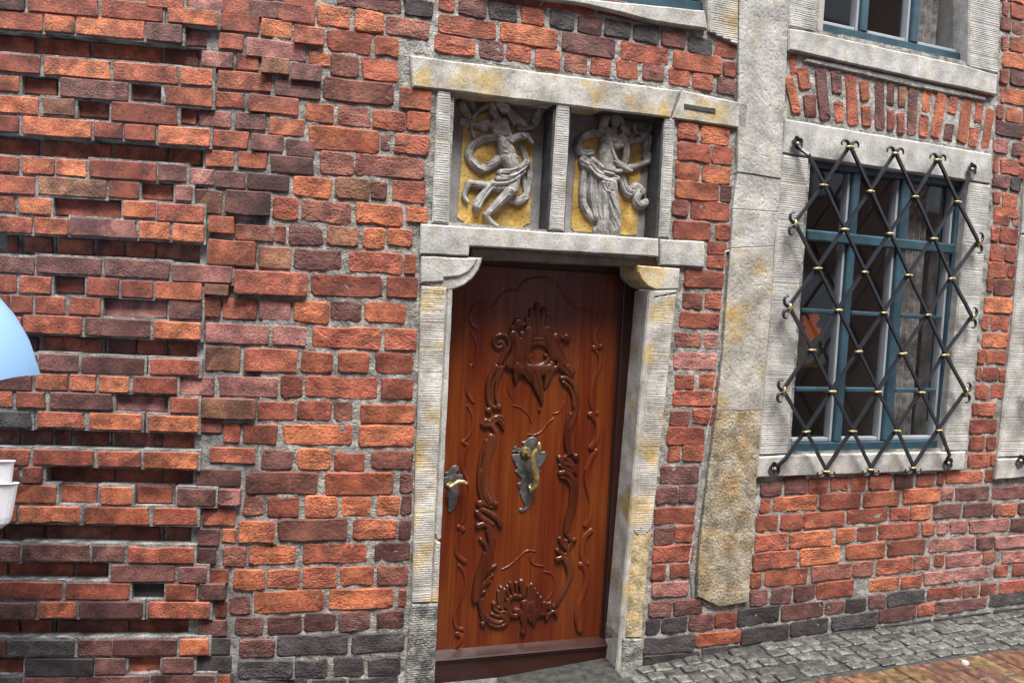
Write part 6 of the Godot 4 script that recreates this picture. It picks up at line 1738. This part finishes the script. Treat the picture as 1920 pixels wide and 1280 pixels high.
# ------------------------------------------------------------------ the person at the left edge: umbrella and bag reach into the picture
# smooth union of tapered capsules, meshed as surface nets; bones: [ax, ay, az, bx, by, bz, ra, rb]
func blob(bones: Array, cell: float, k: float) -> ArrayMesh:
	var lo := Vector3(INF, INF, INF)
	var hi := -lo
	for b in bones:
		for e in [[0, 6], [3, 7]]:
			var q := Vector3(b[e[0]], b[e[0] + 1], b[e[0] + 2])
			lo = lo.min(q - Vector3.ONE * (b[e[1]] + cell * 3)); hi = hi.max(q + Vector3.ONE * (b[e[1]] + cell * 3))
	var nx := int((hi.x - lo.x) / cell) + 2
	var ny := int((hi.y - lo.y) / cell) + 2
	var nz := int((hi.z - lo.z) / cell) + 2
	var f := PackedFloat32Array()
	f.resize(nx * ny * nz)
	f.fill(1.0)
	for b in bones:
		var a := Vector3(b[0], b[1], b[2])
		var e := Vector3(b[3], b[4], b[5])
		var ab := e - a
		var l2 := maxf(ab.length_squared(), 1e-8)
		var rm: float = maxf(b[6], b[7]) + k + cell * 2.0
		var i0 := Vector3i((a.min(e) - Vector3.ONE * rm - lo) / cell).clamp(Vector3i.ZERO, Vector3i(nx - 1, ny - 1, nz - 1))
		var i1 := Vector3i((a.max(e) + Vector3.ONE * rm - lo) / cell).clamp(Vector3i.ZERO, Vector3i(nx - 1, ny - 1, nz - 1))
		for z in range(i0.z, i1.z + 1):
			for y in range(i0.y, i1.y + 1):
				for x in range(i0.x, i1.x + 1):
					var q := lo + Vector3(x, y, z) * cell
					var t := clampf((q - a).dot(ab) / l2, 0.0, 1.0)
					var d: float = (a + ab * t).distance_to(q) - lerpf(b[6], b[7], t)
					var j := (z * ny + y) * nx + x
					var h := maxf(k - absf(d - f[j]), 0.0) / k
					f[j] = minf(d, f[j]) - h * h * k * 0.25
	var ids := {}
	var vs := PackedVector3Array()
	var ns := PackedVector3Array()
	var ix := PackedInt32Array()
	var st := [1, nx, nx * ny]
	for z in nz - 1:
		for y in ny - 1:
			for x in nx - 1:
				var j := (z * ny + y) * nx + x
				var neg := 0
				for c in 8:
					if f[j + (c & 1) + ((c >> 1) & 1) * nx + (c >> 2) * nx * ny] < 0.0: neg += 1
				if neg == 0 or neg == 8: continue
				var sum := Vector3.ZERO
				var n := 0
				for c in 8:
					for ax in 3:
						if c & (1 << ax): continue
						var va := f[j + (c & 1) + ((c >> 1) & 1) * nx + (c >> 2) * nx * ny]
						var c2 := c | (1 << ax)
						var vb := f[j + (c2 & 1) + ((c2 >> 1) & 1) * nx + (c2 >> 2) * nx * ny]
						if (va < 0.0) != (vb < 0.0):
							var p := Vector3(c & 1, (c >> 1) & 1, c >> 2)
							p[ax] += va / (va - vb)
							sum += p; n += 1
				ids[j] = vs.size()
				vs.append(lo + (Vector3(x, y, z) + sum / n) * cell)
				ns.append(Vector3(f[j + 1] - f[j], f[j + nx] - f[j], f[j + nx * ny] - f[j]).normalized())
	for j in ids:
		for ax in 3:
			var u: int = st[(ax + 1) % 3]
			var w: int = st[(ax + 2) % 3]
			var j2: int = j + st[ax]
			if j2 >= f.size(): continue
			if (f[j] < 0.0) == (f[j2] < 0.0): continue
			if not (ids.has(j - u) and ids.has(j - w) and ids.has(j - u - w)): continue
			var q := [ids[j], ids[j - u], ids[j - u - w], ids[j - w]]
			if f[j] < 0.0: q.reverse()
			for c in [0, 1, 2, 0, 2, 3]: ix.append(q[c])
	var arr := []
	arr.resize(Mesh.ARRAY_MAX)
	arr[Mesh.ARRAY_VERTEX] = vs; arr[Mesh.ARRAY_NORMAL] = ns; arr[Mesh.ARRAY_INDEX] = ix
	var am := ArrayMesh.new()
	am.add_surface_from_arrays(Mesh.PRIMITIVE_TRIANGLES, arr)
	return am

func build_passer() -> void:
	# umbrella: eight ribs, tilted a little to the right
	var c := Vector3(-1.9623, 1.3917, -2.4)
	var rad := 0.4874
	var hh := 0.3095
	var tilt := 0.2225
	var az := 0.6186
	var ax := Vector3(sin(tilt) * cos(az), cos(tilt), sin(tilt) * sin(az))
	var e1 := ax.cross(Vector3(0, 0, 1)).normalized()
	var e2 := ax.cross(e1)
	var base := Transform3D(Basis(e1, ax, e1.cross(ax)), c - ax * 0.52)
	var at := func(k: float, s: float, t: float, lift: float) -> Vector3:
		var a := 0.3076 + TAU * (k + s) / 8.0
		var chord := cos(PI / 8) / cos(TAU / 8 * (s - 0.5))
		var w := t * 1.35
		var r := rad * sin(w) / sin(1.35) * (1.0 - (1.0 - chord) * sqrt(t))
		var y := hh * (cos(w) - cos(1.35)) / (1.0 - cos(1.35)) + 0.02 * pow(t, 4) * (1.0 - (2 * s - 1) * (2 * s - 1))
		return c + ax * (y + lift) + (e1 * cos(a) + e2 * sin(a)) * r
	var u := thing("umbrella", "light blue umbrella entering at the left edge in front of the brickwork", "umbrella", base)
	for k in 8:
		var s := Shape.new()
		for i in 6:
			for j in 8:
				var ps := []
				var nn := []
				for w in [[0, 0], [1, 0], [1, 1], [0, 1]]:
					var p: Vector3 = at.call(k, (i + w[0]) / 6.0, (j + w[1]) / 8.0, 0.0)
					ps.append(p)
					nn.append((p - c + ax * 0.12).normalized())
				s.smooth_tri([ps[0], ps[1], ps[2]], [nn[0], nn[1], nn[2]]); s.smooth_tri([ps[0], ps[2], ps[3]], [nn[0], nn[2], nn[3]])
		part("panel", s.mesh(), mats.umbrella, u)
		s = Shape.new()
		var path := []
		var rr := []
		for j in 9:
			path.append(at.call(k, 0.0, j / 8.0, -0.005)); rr.append(0.0022)
		s.tube(path, rr, 5)
		part("rib", s.mesh(), mats.steel, u)
	var s := Shape.new()
	s.tube([c + ax * (hh + 0.05), c - ax * 0.42], [0.005, 0.005], 8)
	part("shaft", s.mesh(), mats.steel, u)
	s = Shape.new()
	s.tube([c - ax * 0.40, c - ax * 0.52], [0.013, 0.014], 10)
	part("grip", s.mesh(), mats.iron, u)
	# person: stands just outside the frame, facing the wall
	var g := -0.297
	var o := Vector3(-1.93, g, -2.27)
	var t := thing("person", "person in a dark coat holding the light blue umbrella, just past the left edge", "person", Transform3D(Basis(), o))
	var hd := c - ax * 0.42 - o
	var sk := [
		[0, 1.47, -0.01, 0, 1.52, 0.0, 0.082, 0.088], [0, 1.43, -0.045, 0, 1.50, -0.055, 0.05, 0.05], [0, 1.465, -0.098, 0, 1.485, -0.092, 0.012, 0.008], [-0.085, 1.47, 0.0, -0.085, 1.50, 0.0, 0.012, 0.014], [0.085, 1.47, 0.0, 0.085, 1.50, 0.0, 0.012, 0.014], [0, 1.30, 0.01, 0, 1.42, 0.0, 0.05, 0.048],
		[0, 0.95, 0.01, 0, 1.27, 0.01, 0.12, 0.12], [-0.15, 1.29, 0.01, 0.15, 1.29, 0.01, 0.055, 0.055],
		[-0.16, 1.28, 0.01, -0.20, 1.03, -0.02, 0.045, 0.036], [-0.20, 1.03, -0.02, hd.x - 0.02, hd.y - 0.03, hd.z + 0.06, 0.036, 0.026],
		[0.16, 1.28, 0.01, 0.19, 1.02, 0.06, 0.045, 0.036], [0.19, 1.02, 0.06, 0.12, 0.98, -0.14, 0.036, 0.026],
		[-0.08, 0.92, 0.0, -0.09, 0.48, 0.0, 0.085, 0.055], [-0.09, 0.48, 0.0, -0.09, 0.08, 0.02, 0.052, 0.038], [0.08, 0.92, 0.0, 0.09, 0.48, 0.0, 0.085, 0.055], [0.09, 0.48, 0.0, 0.09, 0.08, 0.02, 0.052, 0.038],
		[hd.x - 0.02, hd.y - 0.03, hd.z + 0.05, hd.x - 0.012, hd.y - 0.02, hd.z + 0.028, 0.030, 0.026]]
	for i in 4:
		var y: float = hd.y - 0.045 + i * 0.019
		sk.append([hd.x - 0.026, y, hd.z + 0.02, hd.x - 0.022, y, hd.z - 0.016, 0.010, 0.009])
		sk.append([hd.x - 0.022, y, hd.z - 0.016, hd.x + 0.018, y, hd.z - 0.020, 0.009, 0.008])
	sk.append([hd.x - 0.005, hd.y + 0.02, hd.z + 0.028, hd.x + 0.024, hd.y + 0.028, hd.z + 0.008, 0.010, 0.009])
	for i in 4:
		sk.append([0.115 - i * 0.002, 0.985 - i * 0.018, -0.15, 0.10, 0.975 - i * 0.018, -0.21 + absf(i - 1.3) * 0.008, 0.010, 0.008])
	sk.append([0.125, 0.99, -0.14, 0.135, 1.01, -0.185, 0.011, 0.008])
	part("body", blob(sk, 0.012, 0.02), mats.skin, t, t.transform)
	var coat := [[0, 0.80, 0.01, 0, 1.24, 0.015, 0.185, 0.145], [0, 0.62, 0.01, 0, 0.82, 0.01, 0.20, 0.185], [-0.15, 1.275, 0.015, 0.15, 1.275, 0.015, 0.075, 0.075], [-0.17, 1.27, 0.01, -0.20, 1.03, -0.02, 0.066, 0.056], [-0.20, 1.03, -0.02, hd.x - 0.025, hd.y - 0.04, hd.z + 0.09, 0.056, 0.042], [0.17, 1.27, 0.01, 0.19, 1.02, 0.06, 0.066, 0.056], [0.19, 1.02, 0.06, 0.125, 0.985, -0.10, 0.056, 0.042], [0, 1.31, 0.02, 0, 1.33, 0.02, 0.07, 0.066]]
	part("coat", blob(coat, 0.018, 0.05), mats.coat, t, t.transform)
	var tr := [[-0.085, 0.75, 0.0, -0.09, 0.48, 0.0, 0.10, 0.072], [-0.09, 0.48, 0.0, -0.09, 0.10, 0.015, 0.070, 0.062], [0.085, 0.75, 0.0, 0.09, 0.48, 0.0, 0.10, 0.072], [0.09, 0.48, 0.0, 0.09, 0.10, 0.015, 0.070, 0.062]]
	part("trousers", blob(tr, 0.018, 0.02), mats.trousers, t, t.transform)
	for sg in [-1.0, 1.0]:
		part("shoe", blob([[sg * 0.09, 0.045, 0.04, sg * 0.095, 0.04, -0.14, 0.042, 0.036], [sg * 0.09, 0.06, 0.03, sg * 0.09, 0.09, 0.02, 0.045, 0.042]], 0.012, 0.02), mats.iron, t, t.transform)
	part("hair", blob([[0, 1.53, 0.02, 0, 1.545, -0.01, 0.094, 0.090], [0, 1.44, 0.055, 0, 1.53, 0.03, 0.075, 0.09], [-0.07, 1.40, 0.03, -0.075, 1.52, 0.015, 0.03, 0.04], [0.07, 1.40, 0.03, 0.075, 1.52, 0.015, 0.03, 0.04]], 0.012, 0.03), mats.hair, t, t.transform)
	# white bag under the right arm: its rim, a folded front pocket and a rounded foot show at the picture's edge
	var bt := thing("shoulder_bag", "white shoulder bag with folded pocket rim at the left edge below the umbrella", "bag", Transform3D(Basis(Vector3.UP, 0.25), Vector3(-1.610, 0.835, -2.38)))
	for shell in [[0.0, 0.240, 1.0, "bag_body"], [0.0, 0.172, 1.10, "pocket"]]:
		var b := Shape.new()
		var rows := 10
		var n := 28
		for j in rows:
			for i in n:
				var ps := []
				for w in [[0, 0], [1, 0], [1, 1], [0, 1]]:
					var f: float = (j + w[1]) / float(rows)
					var a: float = TAU * (i + w[0]) / n
					var grow: float = sqrt(clampf(f * 3.2, 0.0, 1.0)) * (0.80 + 0.20 * f) * shell[2]
					var y: float = f * shell[1] + 0.010 * sin(a) * f
					var fold: float = 1.0 + 0.05 * sin(a * 3.0 + f * 4.0) + 0.035 * sin(a * 7.0 - f * 6.0)
					ps.append(Vector3(cos(a) * 0.118 * grow * (0.97 + 0.03 * fold), y, sin(a) * 0.052 * grow * fold))
				b.quad(ps[0], ps[1], ps[2], ps[3], Vector3(ps[0].x, 0, ps[0].z))
		# stitched rim
		var rim := []
		var rr := []
		for i in n + 1:
			var a := TAU * i / n
			rim.append(Vector3(cos(a) * 0.118 * shell[2], shell[1] + 0.010 * sin(a), sin(a) * 0.052 * shell[2])); rr.append(0.0035)
		b.tube(rim, rr, 6)
		part(shell[3], b.mesh(), mats.bag, bt, bt.transform)
	var li := Shape.new()
	for i in 24:
		var a0 := TAU * i / 24.0
		var a1 := TAU * (i + 1) / 24.0
		li.tri(Vector3(0, 0.20, 0), Vector3(cos(a0) * 0.108, 0.20, sin(a0) * 0.046), Vector3(cos(a1) * 0.108, 0.20, sin(a1) * 0.046), Vector3.UP)
	part("lining", li.mesh(), mats.bag_inside, bt, bt.transform)
	var strap := Shape.new()
	strap.tube([Vector3(-0.10, 0.23, 0), Vector3(-0.13, 0.24, 0.02), Vector3(-0.155, 0.25, 0.03), Vector3(-0.17, 0.20, 0.10), Vector3(-0.12, 0.19, 0.06)], [0.006, 0.006, 0.006, 0.006, 0.006], 6)
	part("strap", strap.mesh(), mats.bag, bt, bt.transform)
